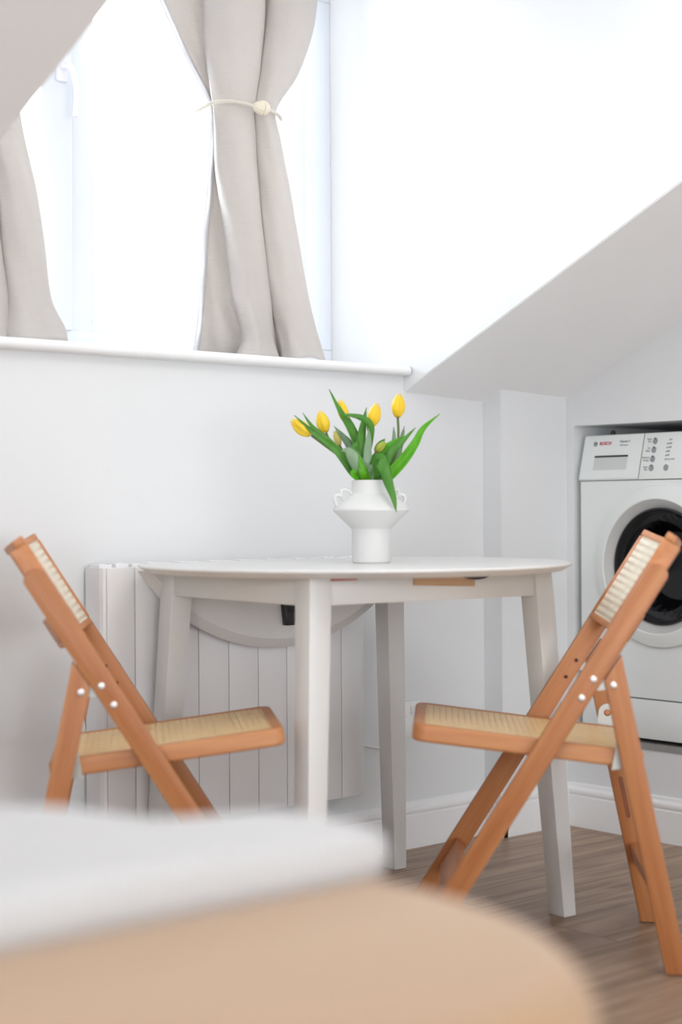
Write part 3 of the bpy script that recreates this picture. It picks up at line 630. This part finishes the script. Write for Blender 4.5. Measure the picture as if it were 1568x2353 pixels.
def tleg(sx, sy):
    bm = bmesh.new()
    zs = [(0.0, 0.018, 0.0235), (0.30, 0.0225, 0.0245), (AZ-0.022, 0.0255, 0.0255), (AZ, 0.0255, 0.0255), (0.7397, 0.0245, 0.0245)]
    rings = []
    for z, hx, hy in zs:
        t = z/AZ; cx = sx*(FXX+(AX-FXX)*t); cy = sy*(FYY+(AY-FYY)*t)
        ex = 0.0
        # the leg grows a little towards the inside below the apron, with a small chamfer at the top
        gx = 0.0 if z <= AZ-0.02 else 0.0
        x0, x1 = (cx-hx-(gx if sx > 0 else 0)), (cx+hx+(gx if sx < 0 else 0)); y0, y1 = (cy-hy-(gx if sy > 0 else 0)), (cy+hy+(gx if sy < 0 else 0))
        if z == 0.0:
            x0, x1 = (cx-hx, cx+hx); y0, y1 = (cy-hy, cy+hy)
        rings.append([bm.verts.new(p) for p in ((x0, y0, z), (x1, y0, z), (x1, y1, z), (x0, y1, z))])
    bm.faces.new(rings[0][::-1]); bm.faces.new(rings[-1])
    for a, b in zip(rings, rings[1:]):
        for i in range(4): bm.faces.new((a[i], a[(i+1) % 4], b[(i+1) % 4], b[i]))
    bmesh.ops.recalc_face_normals(bm, faces=bm.faces[:])
    es = [e for e in bm.edges if abs(e.verts[0].co.z-e.verts[1].co.z) > 0.01 or e.verts[0].co.z < 0.001]
    bmesh.ops.bevel(bm, geom=es, offset=0.0025, segments=2, profile=0.5, affect='EDGES')
    link_mesh('leg', bm, TABLE, TB, smooth='auto')
for sx in (-1, 1):
    for sy in (-1, 1): tleg(sx, sy)
ax, ay = AX-0.026, AY+0.012
box('apron', (-ax, ax, -ay-0.006, -ay+0.014, AZ, 0.7397), TABLE, TB, 0.001)
box('apron', (-ax, ax, ay-0.014, ay+0.006, AZ, 0.7397), TABLE, TB, 0.001)
box('apron', (-AX-0.018, -AX+0.002, -AY+0.026, AY-0.026, AZ, 0.7397), TABLE, TB, 0.001)
box('apron', (AX-0.002, AX+0.018, -AY+0.026, AY-0.026, AZ, 0.7397), TABLE, TB, 0.001)
bm = bmesh.new(); add_prism(bm, [(-0.062, 0.7395), (-0.062, 0.7185), (0.098, 0.7115), (0.098, 0.7395)], lambda a, b, s: (a, -ay-0.012+s*0.0065, b), 0.0008)
o = link_mesh('leaf_slide', bm, RAIL_WOOD, TB); o['label'] = 'bare wood leaf slide'
bm = bmesh.new(); add_prism(bm, [(0.062, 0.7395), (0.064, 0.7320), (0.076, 0.7275), (0.096, 0.7255), (0.116, 0.7275), (0.130, 0.7320), (0.132, 0.7395)], lambda a, b, s: (a, -ay-0.022+s*0.0095, b))
link_mesh('slide_stop', bm, PURPLE, TB)['label'] = 'dark plum stop'
box('felt_strip', (-0.268, -0.205, -ay-0.0105, -ay-0.0055, 0.7335, 0.7398), RED, TB)['label'] = 'red felt strip'

# ================================================================ vase and tulips (both in a frame turned like the table setting: x to the right, y away)
VROT = -YAW
VLOC = (2.3245, -0.4755, TH)
vs = thing('vase', 'white ceramic vase with double loop handles, standing on the round table', 'vase', VLOC, VROT)
outer = [(0.0385, 0.0), (0.0412, 0.003), (0.0415, 0.006), (0.0415, 0.070), (0.0425, 0.0735), (0.0795, 0.1095), (0.0815, 0.1130), (0.0808, 0.1170), (0.077, 0.1210), (0.056, 0.1390), (0.047, 0.1440), (0.0430, 0.1490), (0.0412, 0.158), (0.0412, 0.1750), (0.0402, 0.1768)]
inner = [(0.0385, 0.1764), (0.0372, 0.174), (0.0372, 0.158), (0.040, 0.147), (0.050, 0.139), (0.070, 0.118), (0.072, 0.113), (0.037, 0.076), (0.036, 0.008), (0.001, 0.006)]
bm = bmesh.new(); add_lathe(bm, outer+inner, 72, cap=False)
bm.faces.new([v for v in bm.verts[:72]][::-1])
link_mesh('body', bm, CERAMIC, vs, smooth='auto')
def vhandle(az):
    bm = bmesh.new(); ca, sa = math.cos(az), math.sin(az)
    a0, a1 = Vector((0.0445, 0.1475)), Vector((0.0735, 0.1235)); d = (a1-a0); nrm = Vector((-d.y, d.x)).normalized()*(1 if -d.y > 0 else -1)
    for q in (0, 1):
        s0 = a0+d*(0.5*q-0.03); s1 = a0+d*(0.5*q+0.53); m = (s0+s1)/2; L = (s1-s0).length
        pts2 = [s0-nrm*0.003]+[m+d.normalized()*(-L/2*math.cos(t))+nrm*(0.001+0.0175*math.sin(t)) for t in [PI*k/10 for k in range(11)]]+[s1-nrm*0.003]
        add_tube(bm, catmull([(p.x*ca, p.x*sa, p.y) for p in pts2], 3), 0.0043, 10)
    link_mesh('handle', bm, CERAMIC, vs, smooth=True)
vhandle(math.radians(196)); vhandle(math.radians(24))
TULIPS = {
 't1': dict(base=(-0.1285, 0.0, 0.2744), tip=(-0.17, 0.0, 0.308), width=0.0278, kind=0,
   stem=[(-0.1273, 0.0, 0.2737), (-0.1, 0.0, 0.2533), (-0.0602, 0.0, 0.2223), (-0.028, 0.01, 0.1863), (-0.0168, 0.01, 0.1639)],
   leaves=[
    (0.0154,[(-0.0168, -0.01, 0.1714), (-0.0404, -0.012, 0.2037), (-0.0702, -0.015, 0.2384), (-0.1, -0.018, 0.2633), (-0.1323, -0.015, 0.2881), (-0.1626, -0.01, 0.3159)]),
    (0.0261,[(-0.0106, -0.025, 0.1714), (-0.0218, -0.03, 0.1987), (-0.0367, -0.034, 0.2235), (-0.0491, -0.034, 0.2384), (-0.064, -0.03, 0.2397)]),
   ]),
 't2': dict(base=(-0.0962, 0.02, 0.2801), tip=(-0.1087, 0.02, 0.3278), width=0.0268, kind=0,
   stem=[(-0.0955, 0.02, 0.2794), (-0.0876, 0.02, 0.2633), (-0.0578, 0.02, 0.2235), (-0.0255, 0.02, 0.1838), (-0.0143, 0.015, 0.1639)],
   leaves=[
    (0.0149,[(-0.0255, 0.02, 0.1714), (-0.0404, 0.015, 0.1987), (-0.0652, 0.01, 0.2335), (-0.0925, 0.01, 0.2633), (-0.1248, 0.015, 0.2931), (-0.1452, 0.02, 0.3224)]),
    (0.0149,[(-0.028, -0.03, 0.1714), (-0.0342, -0.032, 0.1788), (-0.0367, -0.03, 0.1888), (-0.0342, -0.028, 0.1987), (-0.028, -0.025, 0.2136)]),
    (0.0174,[(-0.0081, -0.03, 0.1714), (-0.0143, -0.033, 0.1888), (-0.0205, -0.034, 0.2086), (-0.0255, -0.032, 0.231)]),
   ]),
 't3': dict(base=(-0.0528, 0.03, 0.303), tip=(-0.0652, 0.03, 0.3527), width=0.0211, kind=0,
   stem=[(-0.0516, 0.03, 0.3017), (-0.0404, 0.03, 0.2782), (-0.0255, 0.03, 0.2434), (-0.0143, 0.025, 0.1888), (-0.0106, 0.02, 0.1639)],
   leaves=[
    (0.0174,[(-0.0143, 0.01, 0.1714), (-0.0168, 0.012, 0.2037), (-0.028, 0.015, 0.2533), (-0.0453, 0.02, 0.2906), (-0.0702, 0.015, 0.3353), (-0.0883, 0.01, 0.372)]),
    (0.0154,[(-0.0106, 0.03, 0.1714), (-0.0155, 0.035, 0.2136), (-0.028, 0.04, 0.2633), (-0.0379, 0.04, 0.2931), (-0.0478, 0.045, 0.3179)]),
   ]),
 't4': dict(base=(0.0018, 0.0, 0.2918), tip=(0.0138, 0.0, 0.3422), width=0.0261, kind=0,
   stem=[(0.0013, 0.0, 0.2918), (-0.0011, 0.0, 0.2682), (-0.0031, 0.0, 0.2285), (-0.0044, 0.0, 0.1863), (-0.0056, 0.0, 0.1639)],
   leaves=[
    (0.0199,[(-0.0155, 0.0, 0.1714), (-0.0205, -0.005, 0.2086), (-0.0218, -0.005, 0.2533), (-0.0155, 0.005, 0.298), (-0.0086, 0.01, 0.3328)]),
    (0.0154,[(-0.0031, -0.02, 0.1714), (-0.0069, -0.022, 0.2037), (-0.0069, -0.022, 0.2409), (-0.0044, -0.018, 0.2682), (-0.0044, -0.015, 0.2868)]),
    (0.0124,[(-0.0006, -0.002, 0.2434), (0.0006, -0.012, 0.2732), (-0.0031, -0.018, 0.2955), (-0.018, -0.022, 0.3085), (-0.0404, -0.026, 0.3142), (-0.0652, -0.03, 0.3154)]),
   ]),
 't5': dict(base=(0.0577, 0.01, 0.3114), tip=(0.0609, 0.01, 0.3631), width=0.0278, kind=0,
   stem=[(0.0582, 0.01, 0.3109), (0.0595, 0.01, 0.2782), (0.0552, 0.012, 0.2384), (0.0341, 0.01, 0.1912), (0.0143, 0.0, 0.1639)],
   leaves=[
    (0.0194,[(0.0242, 0.0, 0.1714), (0.0428, 0.0, 0.1912), (0.0689, 0.0, 0.2186), (0.0937, 0.0, 0.2533), (0.1136, 0.005, 0.2881), (0.1484, 0.01, 0.3184)]),
    (0.0174,[(0.0167, -0.01, 0.1714), (0.0292, -0.012, 0.2086), (0.0453, -0.012, 0.2384), (0.0689, -0.01, 0.2608), (0.0962, -0.005, 0.2886)]),
    (0.0137,[(0.0391, 0.03, 0.1788), (0.049, 0.035, 0.2186), (0.051, 0.04, 0.2633), (0.0503, 0.04, 0.2931)]),
    (0.0112,[(0.049, 0.03, 0.1987), (0.059, 0.04, 0.2335), (0.0676, 0.045, 0.2682), (0.0739, 0.045, 0.2943)]),
   ]),
 't6': dict(base=(-0.0665, 0.05, 0.2533), tip=(-0.0771, 0.05, 0.2856), width=0.0149, kind=1,
   stem=[(-0.0665, 0.05, 0.2533), (-0.0503, 0.05, 0.2235), (-0.0255, 0.035, 0.1863), (-0.0131, 0.02, 0.1639)],
   leaves=[
    (0.0174,[(-0.0155, 0.03, 0.1714), (-0.028, 0.03, 0.2136), (-0.0453, 0.035, 0.2533), (-0.0627, 0.04, 0.2757), (-0.0789, 0.045, 0.2955)]),
    (0.0186,[(-0.0205, -0.012, 0.1714), (-0.0255, -0.014, 0.2037), (-0.0329, -0.012, 0.2335), (-0.0342, -0.01, 0.2484), (-0.028, -0.008, 0.2608)]),
   ]),
 't7': dict(base=(0.0105, -0.012, 0.2372), tip=(0.0304, -0.012, 0.2583), width=0.0154, kind=2,
   stem=[(0.01, -0.012, 0.2364), (0.0088, -0.01, 0.2136), (0.0093, -0.005, 0.1838), (0.0043, 0, 0.1639)],
   leaves=[
    (0.0286,[(-0.0006, 0.005, 0.1714), (0.0118, 0.002, 0.2086), (0.0292, 0.0, 0.2335), (0.049, 0.0, 0.2533), (0.0701, 0.002, 0.2695)]),
    (0.0248,[(-0.0006, -0.02, 0.1664), (0.0093, -0.028, 0.1937), (0.0138, -0.036, 0.2136), (0.0192, -0.05, 0.2173), (0.0279, -0.064, 0.1987), (0.0366, -0.072, 0.1664), (0.0465, -0.078, 0.1341), (0.051, -0.08, 0.1081)]),
    (0.0149,[(0.0068, -0.02, 0.1714), (0.008, -0.025, 0.1937), (0.0068, -0.025, 0.2136), (0.0031, -0.02, 0.231)]),
    (0.0144,[(0.0143, -0.006, 0.2285), (0.0167, -0.006, 0.2434), (0.0229, -0.004, 0.2558), (0.0304, -0.002, 0.2652)]),
   ]),
}
LEAFKIND = {('t5',0):1,('t1',1):2,('t7',0):1,('t5',2):2,('t5',3):2,('t6',0):2,('t4',1):2,('t2',1):1,('t1',0):0,('t2',2):1}

def frame_along(pts):
    P = [Vector(p) for p in pts]; out = []
    for i in range(len(P)): out.append((P[min(i+1, len(P)-1)]-P[max(i-1, 0)]).normalized())
    return P, out
def leaf_blade(bm, width, pts, seed):
    """a tulip leaf: narrow at the stem, widest at about a third, long pointed tip, folded along the midrib"""
    def inside(p):
        r = math.hypot(p[0], p[1])
        return (p[0], p[1], p[2]) if p[2] > 0.186 or r < 0.022 else (p[0]*0.022/r, p[1]*0.022/r, p[2])
    pts = [inside(p) if k < 2 else p for k, p in enumerate(pts)]
    if pts[0][2] < 0.186: pts = [(pts[0][0]*0.7, pts[0][1]*0.7, 0.13)]+pts
    C = catmull(pts, 8); P, T = frame_along(C); n = len(P); rows = []; rnd = random.Random(seed)
    tw0 = rnd.uniform(-0.25, 0.25); tw1 = rnd.uniform(-0.35, 0.35); view = Vector((0, -1, 0.12)).normalized()
    for i in range(n):
        t = i/(n-1); w = width*0.5*(min(1, (0.25+2.6*t)) if t < 0.29 else 1.0)*(max(0.0, 1-((t-0.29)/0.71)**2.1) if t > 0.29 else 1.0)
        w = max(w, 0.0004)
        side = T[i].cross(view)
        side = side.normalized() if side.length > 1e-4 else Vector((1, 0, 0))
        a = tw0+(tw1-tw0)*t; side = (side*math.cos(a)+view*math.sin(a)); nn = side.cross(T[i]).normalized()
        row = []
        for u in (-1, -0.66, -0.33, 0, 0.33, 0.66, 1):
            fold = (abs(u)**1.4)*w*(0.55-0.35*t); wav = 0.0012*math.sin(9*t*PI+u*2+seed)*abs(u)
            row.append(bm.verts.new(P[i]+side*(u*w)-nn*0.0+nn*(fold+wav)*(1 if seed % 2 else -1)))
        rows.append(row)
    for a, b in zip(rows, rows[1:]):
        for k in range(6): bm.faces.new((a[k], a[k+1], b[k+1], b[k]))
def petal(bm, L, W, phi, r_open, inner):
    rows = []
    ca, sa = math.cos(phi), math.sin(phi)
    for i in range(11):
        t = i/10; z = L*t
        rad = W*0.5*(0.36+0.64*math.sin(PI/2*min(1, t/0.42))**0.9 if t < 0.42 else 1-0.80*((t-0.42)/0.58)**1.9)*(0.9 if inner else 1.0)
        hw = 0.80 if t < 0.55 else 0.80*max(0.04, (1-((t-0.55)/0.45)**1.8))+0.12*t
        row = []
        for k in range(7):
            u = -1+2*k/6; ang = phi+u*hw
            rr = rad*(1+0.05*(1-u*u))+0.0
            row.append(bm.verts.new((rr*math.cos(ang), rr*math.sin(ang), z-0.02*L*abs(u)*t)))
        rows.append(row)
    for a, b in zip(rows, rows[1:]):
        for k in range(6): bm.faces.new((a[k], a[k+1], b[k+1], b[k]))
NAMES = {
 't1': 'yellow tulip leaning furthest to the left out of the vase',
 't2': 'yellow tulip, second from the left in the vase, tilted slightly left',
 't3': 'yellow tulip third from the left, crossed by a horizontal leaf',
 't4': 'yellow tulip in the middle with a pointed bloom tilted slightly right',
 't5': 'yellow tulip standing tallest and furthest right in the vase',
 't6': 'pale yellow tulip mostly hidden behind leaves on the left of the vase',
 't7': 'small green-yellow tulip bud low in the centre right of the bunch'}
LM = {0: LEAF, 1: LEAF2, 2: LEAF3}
for key, T in TULIPS.items():
    tp = thing('tulip', NAMES[key], 'tulip', VLOC, VROT, 'yellow tulips in the vase')
    sp_ = [Vector(p) for p in T['stem']]
    sp_.append(Vector((sp_[-1].x*0.8, sp_[-1].y*0.8, 0.03)))
    bm = bmesh.new(); add_tube(bm, catmull(sp_, 6), lambda t: 0.0026+0.0008*t, 10); link_mesh('stem', bm, STEM, tp, smooth=True)
    b0, b1 = Vector(T['base']), Vector(T['tip']); ax_ = (b1-b0); Lb = ax_.length
    bl = bpy.data.objects.new('bloom', None); COL.objects.link(bl); bl.parent = tp; bl.empty_display_size = 0.02
    bl.location = b0; bl.rotation_euler = ax_.to_track_quat('Z', 'Y').to_euler()
    pm = {0: PETAL, 1: PETAL2, 2: PETAL3}[T['kind']]
    for q in range(6):
        bm = bmesh.new(); petal(bm, Lb*(1.0 if q % 2 == 0 else 0.97), T['width']*1.04, q*PI/3+0.5, 1.0, q % 2)
        o = link_mesh('petal', bm, pm, bl, smooth=True); solidify(o, 0.0009)
    for i, (w, pts) in enumerate(T['leaves']):
        sd = sum(ord(c) for c in key)+i*3
        bm = bmesh.new(); leaf_blade(bm, w*1.28, pts, sd)
        kind = LEAFKIND.get((key, i), 0)
        o = link_mesh('leaf', bm, LM[kind], tp, smooth=True); solidify(o, 0.0008)

# ================================================================ folding chairs
# local frame: x forward, y left, origin on the floor below the hinge, half width HW
HW, BT = 0.205, 0.020
BA = math.atan(0.635); BD = Vector((-math.sin(BA), 0, math.cos(BA))); BN = Vector((math.cos(BA), 0, math.sin(BA))); B0 = Vector((0.393, 0, 0))
def bar_pt(v, n, y=0.0): return B0+BD*v+BN*n+Vector((0, y, 0))
def rot_part(name, bm, mat, parent, beta):
    """store the mesh turned by beta about y so that the grain follows the part"""
    R = Matrix.Rotation(-beta, 4, 'Y'); bm.transform(R)
    o = link_mesh(name, bm, mat, parent, smooth='auto'); o.rotation_euler = (0, beta, 0); return o
def screw(name, parent, u, y, z, sgn):
    bm = bmesh.new(); add_lathe(bm, [(0.0068, 0.0), (0.0064, 0.0018), (0.0045, 0.0032), (0.0018, 0.0036), (0.0016, 0.0024)], 18, (0, 0, 0), 'Y')
    if sgn < 0: bm.transform(Matrix.Scale(-1, 4, Vector((0, 1, 0))))
    o = link_mesh(name, bm, SCREW, parent, smooth='auto'); o.location = (u, y, z); return o
SCREW = plain('bright_screw', (0.80, 0.80, 0.80, 1), 0.3, metallic=0.7)
def bent(bm, y0, y1, v0, v1, t0, t1, sag, n=16):
    """board from y0..y1 across, v0..v1 along the back, t0..t1 thick, bowed backwards in its middle"""
    g = []
    for i in range(n+1):
        y = y0+(y1-y0)*i/n; d = -sag*(1-(y/0.186)**2)
        g.append([bm.verts.new(bar_pt(v, t+d, y)) for v, t in ((v0, t0), (v1, t0), (v1, t1), (v0, t1))])
    bm.faces.new(g[0]); bm.faces.new(g[-1][::-1])
    for a, b in zip(g, g[1:]):
        for k in range(4): bm.faces.new((a[k], a[(k+1) % 4], b[(k+1) % 4], b[k]))
def make_chair(label, loc, rotz):
    ch = thing('folding_chair', label, 'chair', loc, rotz, 'wooden folding chairs at the table')
    beta = -BA
    hb = 0.0208
    for s in (-1, 1):
        y0, y1 = (HW-BT, HW) if s > 0 else (-HW, -HW+BT)
        # long leg running from the front foot up to the back rest, rounded top
        vf = lambda n: (0-B0.z-n*BN.z)/BD.z
        top = [(0.888-hb*0.0+hb*math.sin(t)*0.75, -hb*math.cos(t)) for t in [PI*k/8 for k in range(9)]]
        poly = [(vf(hb), hb), ]+[(v, n) for v, n in top[::-1]]+[(vf(-hb), -hb)]
        bm = bmesh.new(); add_prism(bm, poly, lambda v, n, q: bar_pt(v, n, y0+q*(y1-y0)), 0.0018)
        lg = rot_part('leg', bm, BEECH, ch, beta)
        # rear leg
        xf = lambda z: -0.115+0.2018*z+0.0205; xr_ = lambda z: -0.115+0.2018*z-0.0210
        poly = [(xr_(0.002), 0.002), (xf(0.002), 0.002), (xf(0.550), 0.550), (xr_(0.598), 0.598)]
        bm = bmesh.new(); add_prism(bm, poly, lambda a, b, q: Vector((a, y0+q*(y1-y0), b)), 0.0018)
        rg = rot_part('leg', bm, BEECH, ch, math.atan(0.2018))
        bm = bmesh.new(); add_box(bm, xr_(0)+0.004, xf(0)-0.004, y0+0.003, y1-0.003, 0, 0.003); link_mesh('foot_pad', bm, RUBBER, ch)
        # hinge plate on the inside, screws through
        yi = s*(HW-BT); bm = bmesh.new(); ym = s*(HW-BT/2)
        add_prism(bm, [(-0.010, 0.533), (-0.010, 0.549), (0.040, 0.556), (0.062, 0.520), (0.052, 0.512), (0.034, 0.530)], lambda a, b, q: Vector((a, ym-0.0012+q*0.0024, b))); hg = link_mesh('hinge', bm, STEEL, ch)
        for (u, z) in ((0.000, 0.541), (0.037, 0.552), (0.059, 0.517)): screw('screw', hg, u, s*HW-s*0.0002, z, s)
        for (u, z) in ((0.037, 0.552), (0.059, 0.517)):
            bm = bmesh.new(); add_lathe(bm, [(0.0036, 0.0), (0.0036, 0.003)], 14, (u, yi-s*0.0035 if s > 0 else yi+0.0005, z), 'Y'); link_mesh('bolt_end', bm, DARKHOLE, hg)
        # seat bracket with rivet
        bm = bmesh.new(); hull = [(-0.046, 0.386), (-0.046, 0.442)]+[(-0.027+0.019*math.cos(t), 0.442+0.019*math.sin(t)) for t in [PI-PI*k/8 for k in range(1, 8)]]+[(-0.008, 0.442), (-0.004, 0.412), (0.003, 0.379)]
        add_prism(bm, hull, lambda a, b, q: Vector((a, yi-s*(0.0005+q*0.0022), b)), 0.0005); bk = link_mesh('seat_bracket', bm, STEEL, ch)
        bm = bmesh.new(); add_lathe(bm, [(0.0072, 0.0), (0.0072, 0.0015), (0.0045, 0.003), (0.003, 0.003)], 16, (0, 0, 0), 'Y')
        o = link_mesh('rivet', bm, COPPER, bk, smooth='auto'); o.location = (-0.027, yi-s*0.0027, 0.442); o.rotation_euler = (0, 0, 0 if s < 0 else PI)
        # dark strip painted as the shade of a slot, inner face of the rear leg
        a_ = math.atan(0.2018); pts = []
        for t in [PI*k/8 for k in range(9)]: pts.append((0.0045*math.cos(t), 0.080+0.0045*math.sin(t)))
        for t in [PI+PI*k/8 for k in range(9)]: pts.append((0.0045*math.cos(t), 0.0045*math.sin(t)))
        bm = bmesh.new(); add_prism(bm, [(-0.115+0.2018*0.225+p*math.cos(a_)+q*math.sin(a_), 0.225-p*math.sin(a_)+q*math.cos(a_)) for p, q in pts], lambda a, b, q: Vector((a, yi-s*0.0006+s*q*0.004, b)))
        link_mesh('slot', bm, SLOTWOOD, rg if False else ch)
    # stretchers
    bm = bmesh.new(); z = 0.150; x = -0.115+0.2018*z
    add_prism(bm, [(x-0.012, z-0.020), (x+0.004, z-0.023), (x+0.013, z+0.017), (x-0.003, z+0.020)], lambda a, b, q: Vector((a, (2*q-1)*(HW-BT), b)), 0.001); link_mesh('stretcher', bm, BEECHY, ch, smooth='auto')
    bm = bmesh.new(); add_prism(bm, [(0.135, -0.010), (0.135, 0.008), (0.205, 0.008), (0.205, -0.010)], lambda v, n, q: bar_pt(v, n, (2*q-1)*(HW-BT)), 0.001); link_mesh('stretcher', bm, BEECHY, ch, smooth='auto')
    # seat: rounded wooden frame round a woven panel
    st = math.atan(0.124); SW, S0, S1, TK = 0.179, -0.062, 0.377, 0.033
    def rrect(x0, x1, y0, y1, rf, rb, n=6):
        out = []
        for cx, cy, r, a0 in ((x1-rf, y1-rf, rf, 0), (x0+rb, y1-rb, rb, PI/2), (x0+rb, y0+rb, rb, PI), (x1-rf, y0+rf, rf, 1.5*PI)):
            for k in range(n+1): a = a0+PI/2*k/n; out.append((cx+r*math.cos(a), cy+r*math.sin(a)))
        return out
    def seat_pt(x, y, z): return Vector((x*math.cos(st)-z*math.sin(st), y, 0.4195+x*math.sin(st)+z*math.cos(st)))
    o_ = rrect(S0, S1, -SW, SW, 0.03, 0.012)
    def off(d, z, base): return [(x, y, z) for x, y in rrect(S0+d, S1-d, -SW+d, SW-d, max(0.004, 0.03-d), max(0.004, 0.012-d))]
    loops = [off(0.022, -0.031, o_), off(0.003, -TK, o_), off(0.0, -TK+0.004, o_), off(0.0, -0.006, o_), off(0.0018, -0.002, o_), off(0.005, 0.0, o_), off(0.0215, -0.0008, o_), off(0.0225, -0.0035, o_), off(0.023, -0.029, o_)]
    bm = bmesh.new(); R = [[bm.verts.new(p) for p in lp] for lp in loops]; n = len(R[0])
    for a, b in zip(R, R[1:]+R[:1]):
        for i in range(n): bm.faces.new((a[i], a[(i+1) % n], b[(i+1) % n], b[i]))
    seat = link_mesh('seat', bm, BEECHX, ch, smooth='auto'); seat.location = (0, 0, 0.4195); seat.rotation_euler = (0, -st, 0)
    bm = bmesh.new(); add_prism(bm, rrect(S0+0.0222, S1-0.0222, -SW+0.0222, SW-0.0222, 0.008, 0.004), lambda a, b, q: Vector((a, b, -0.0045+q*0.003)))
    link_mesh('woven_panel', bm, CANE_SEAT, seat)
    # back rest: bowed frame with woven panel
    V0, V1, T0, T1, SG = 0.748, 0.966, -0.012, 0.0235, 0.034
    bm = bmesh.new()
    bent(bm, -0.1845, 0.1845, V1-0.015, V1, T0+0.014, T1, SG); bent(bm, -0.1845, 0.1845, V0, V0+0.014, T0, T1, SG)
    bent(bm, -0.1845, -0.172, V0+0.014, V1-0.015, T0, T1+0.001, SG, 3); bent(bm, 0.172, 0.1845, V0+0.014, V1-0.015, T0, T1+0.001, SG, 3)
    bent(bm, -0.172, 0.172, V0+0.014, V0+0.062, T0, T0+0.012, SG)
    bmesh.ops.recalc_face_normals(bm, faces=bm.faces[:])
    es = [e for e in bm.edges if len(e.link_faces) == 2 and e.calc_face_angle(0) > 0.6]
    bmesh.ops.bevel(bm, geom=es, offset=0.0025, segments=2, profile=0.5, affect='EDGES')
    br = rot_part('backrest', bm, BEECHY, ch, beta)
    bm = bmesh.new(); bent(bm, -0.1725, 0.1725, V0+0.0135, V1-0.0145, T1-0.0035, T1-0.0005, SG, 24)
    bm.transform(Matrix.Rotation(-beta, 4, 'Y')); link_mesh('woven_panel', bm, CANE_BACK, br, smooth='auto')
    return ch
COPPER = plain('copper_rivet', srgb(190, 130, 96), 0.35, metallic=0.8)
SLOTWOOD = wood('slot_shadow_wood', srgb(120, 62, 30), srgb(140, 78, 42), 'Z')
make_chair('wooden folding chair on the right, woven seat, its back towards the washing machine', (2.512, -0.953, 0), math.radians(135.45))
make_chair('wooden folding chair on the left, woven seat, left of the radiator', (1.695, -0.339, 0), math.radians(-33.95))

# ================================================================ bed in the foreground with a folded white blanket
BX, BY, BZ = 0.934, -2.42, 0.567
bed = thing('bed', 'end of a low bed with a beige cover, out of focus in the foreground', 'bed', (BX-0.95, BY+0.46, 0))
def rr(x0, x1, y0, y1, r, n=10):
    out = []
    for cx, cy, a0 in ((x1-r, y1-r, 0), (x0+r, y1-r, PI/2), (x0+r, y0+r, PI), (x1-r, y0+r, 1.5*PI)):
        for k in range(n+1): a = a0+PI/2*k/n; out.append((cx+r*math.cos(a), cy+r*math.sin(a)))
    return out
def pillow_slab(name, x0, x1, y0, y1, z0, z1, r, er, mat, parent):
    prof = [(er, z0)]+[(er-er*math.sin(t), z0+er-er*math.cos(t)) for t in [PI/2*k/6 for k in range(1, 7)]]+[(er-er*math.cos(t), z1-er+er*math.sin(t)) for t in [PI/2*k/6 for k in range(0, 7)]]
    loops = [[(x, y, z) for x, y in rr(x0+d, x1-d, y0+d, y1-d, max(0.01, r-d))] for d, z in prof]
    bm = bmesh.new(); R = [[bm.verts.new(p) for p in lp] for lp in loops]; n = len(R[0])
    bm.faces.new(R[0][::-1]); bm.faces.new(R[-1])
    for a, b in zip(R, R[1:]):
        for i in range(n): bm.faces.new((a[i], a[(i+1) % n], b[(i+1) % n], b[i]))
    return link_mesh(name, bm, mat, parent, smooth='auto')
pillow_slab('mattress', -0.95, 0.95, -0.46, 0.46, 0.32, BZ, 0.28, 0.045, BEDCOVER, bed)
pillow_slab('base', -0.94, 0.94, -0.45, 0.45, 0.10, 0.325, 0.26, 0.01, BEDBASE, bed)
for sx in (-0.8, 0.8):
    for sy in (-0.34, 0.34):
        bm = bmesh.new(); add_lathe(bm, [(0.018, 0), (0.026, 0.105)], 16, (sx, sy, 0)); link_mesh('leg', bm, BEECHY, bed)
# blanket: soft slab with a rounded outline and gentle humps
outl = [(0.880, -2.062), (0.918, -2.045), (0.918, -2.00), (0.890, -1.945), (0.80, -1.905), (0.70, -1.825), (0.55, -1.77), (0.2, -1.75), (-0.25, -1.75), (-0.27, -1.80), (-0.27, -2.02), (-0.24, -2.058), (0.2, -2.062), (0.6, -2.058)]
oc = [Vector((p.x, p.y)) for p in catmull([(x, y, 0) for x, y in outl], 8, closed=True)]
cen = Vector((0.32, -1.91)); bm = bmesh.new(); rings = []
def hump(x, y): return 0.0425+0.014*max(0, min(1, (0.80-x)/0.12))*max(0, min(1, (y+2.0)/0.12))+0.003*math.sin(x*23+1)*math.sin(y*31)
for s, k in ((0.992, 0.0), (1.0, 0.25), (1.0, 0.55), (0.988, 0.82), (0.955, 0.97), (0.90, 1.0), (0.75, 1.0), (0.5, 1.0), (0.25, 1.0)):
    ring = []
    for p in oc:
        q = cen+(p-cen)*s; q.y = cen.y+(p.y-cen.y)*s
        ring.append(bm.verts.new((q.x, q.y, BZ+0.0005+hump(q.x, q.y)*k)))
    rings.append(ring)
n = len(oc); bm.faces.new(rings[0][::-1]); bm.faces.new(rings[-1])
for a, b in zip(rings, rings[1:]):
    for i in range(n): bm.faces.new((a[i], a[(i+1) % n], b[(i+1) % n], b[i]))
bl = link_mesh('folded_blanket', bm, BLANKET, None, smooth=True)
bl.data.transform(Matrix.Translation((-0.32, 1.91, -BZ))); bl.location = (0.32, -1.91, BZ)
tag(bl, 'folded white blanket lying on the beige bed, out of focus in the foreground', 'blanket')
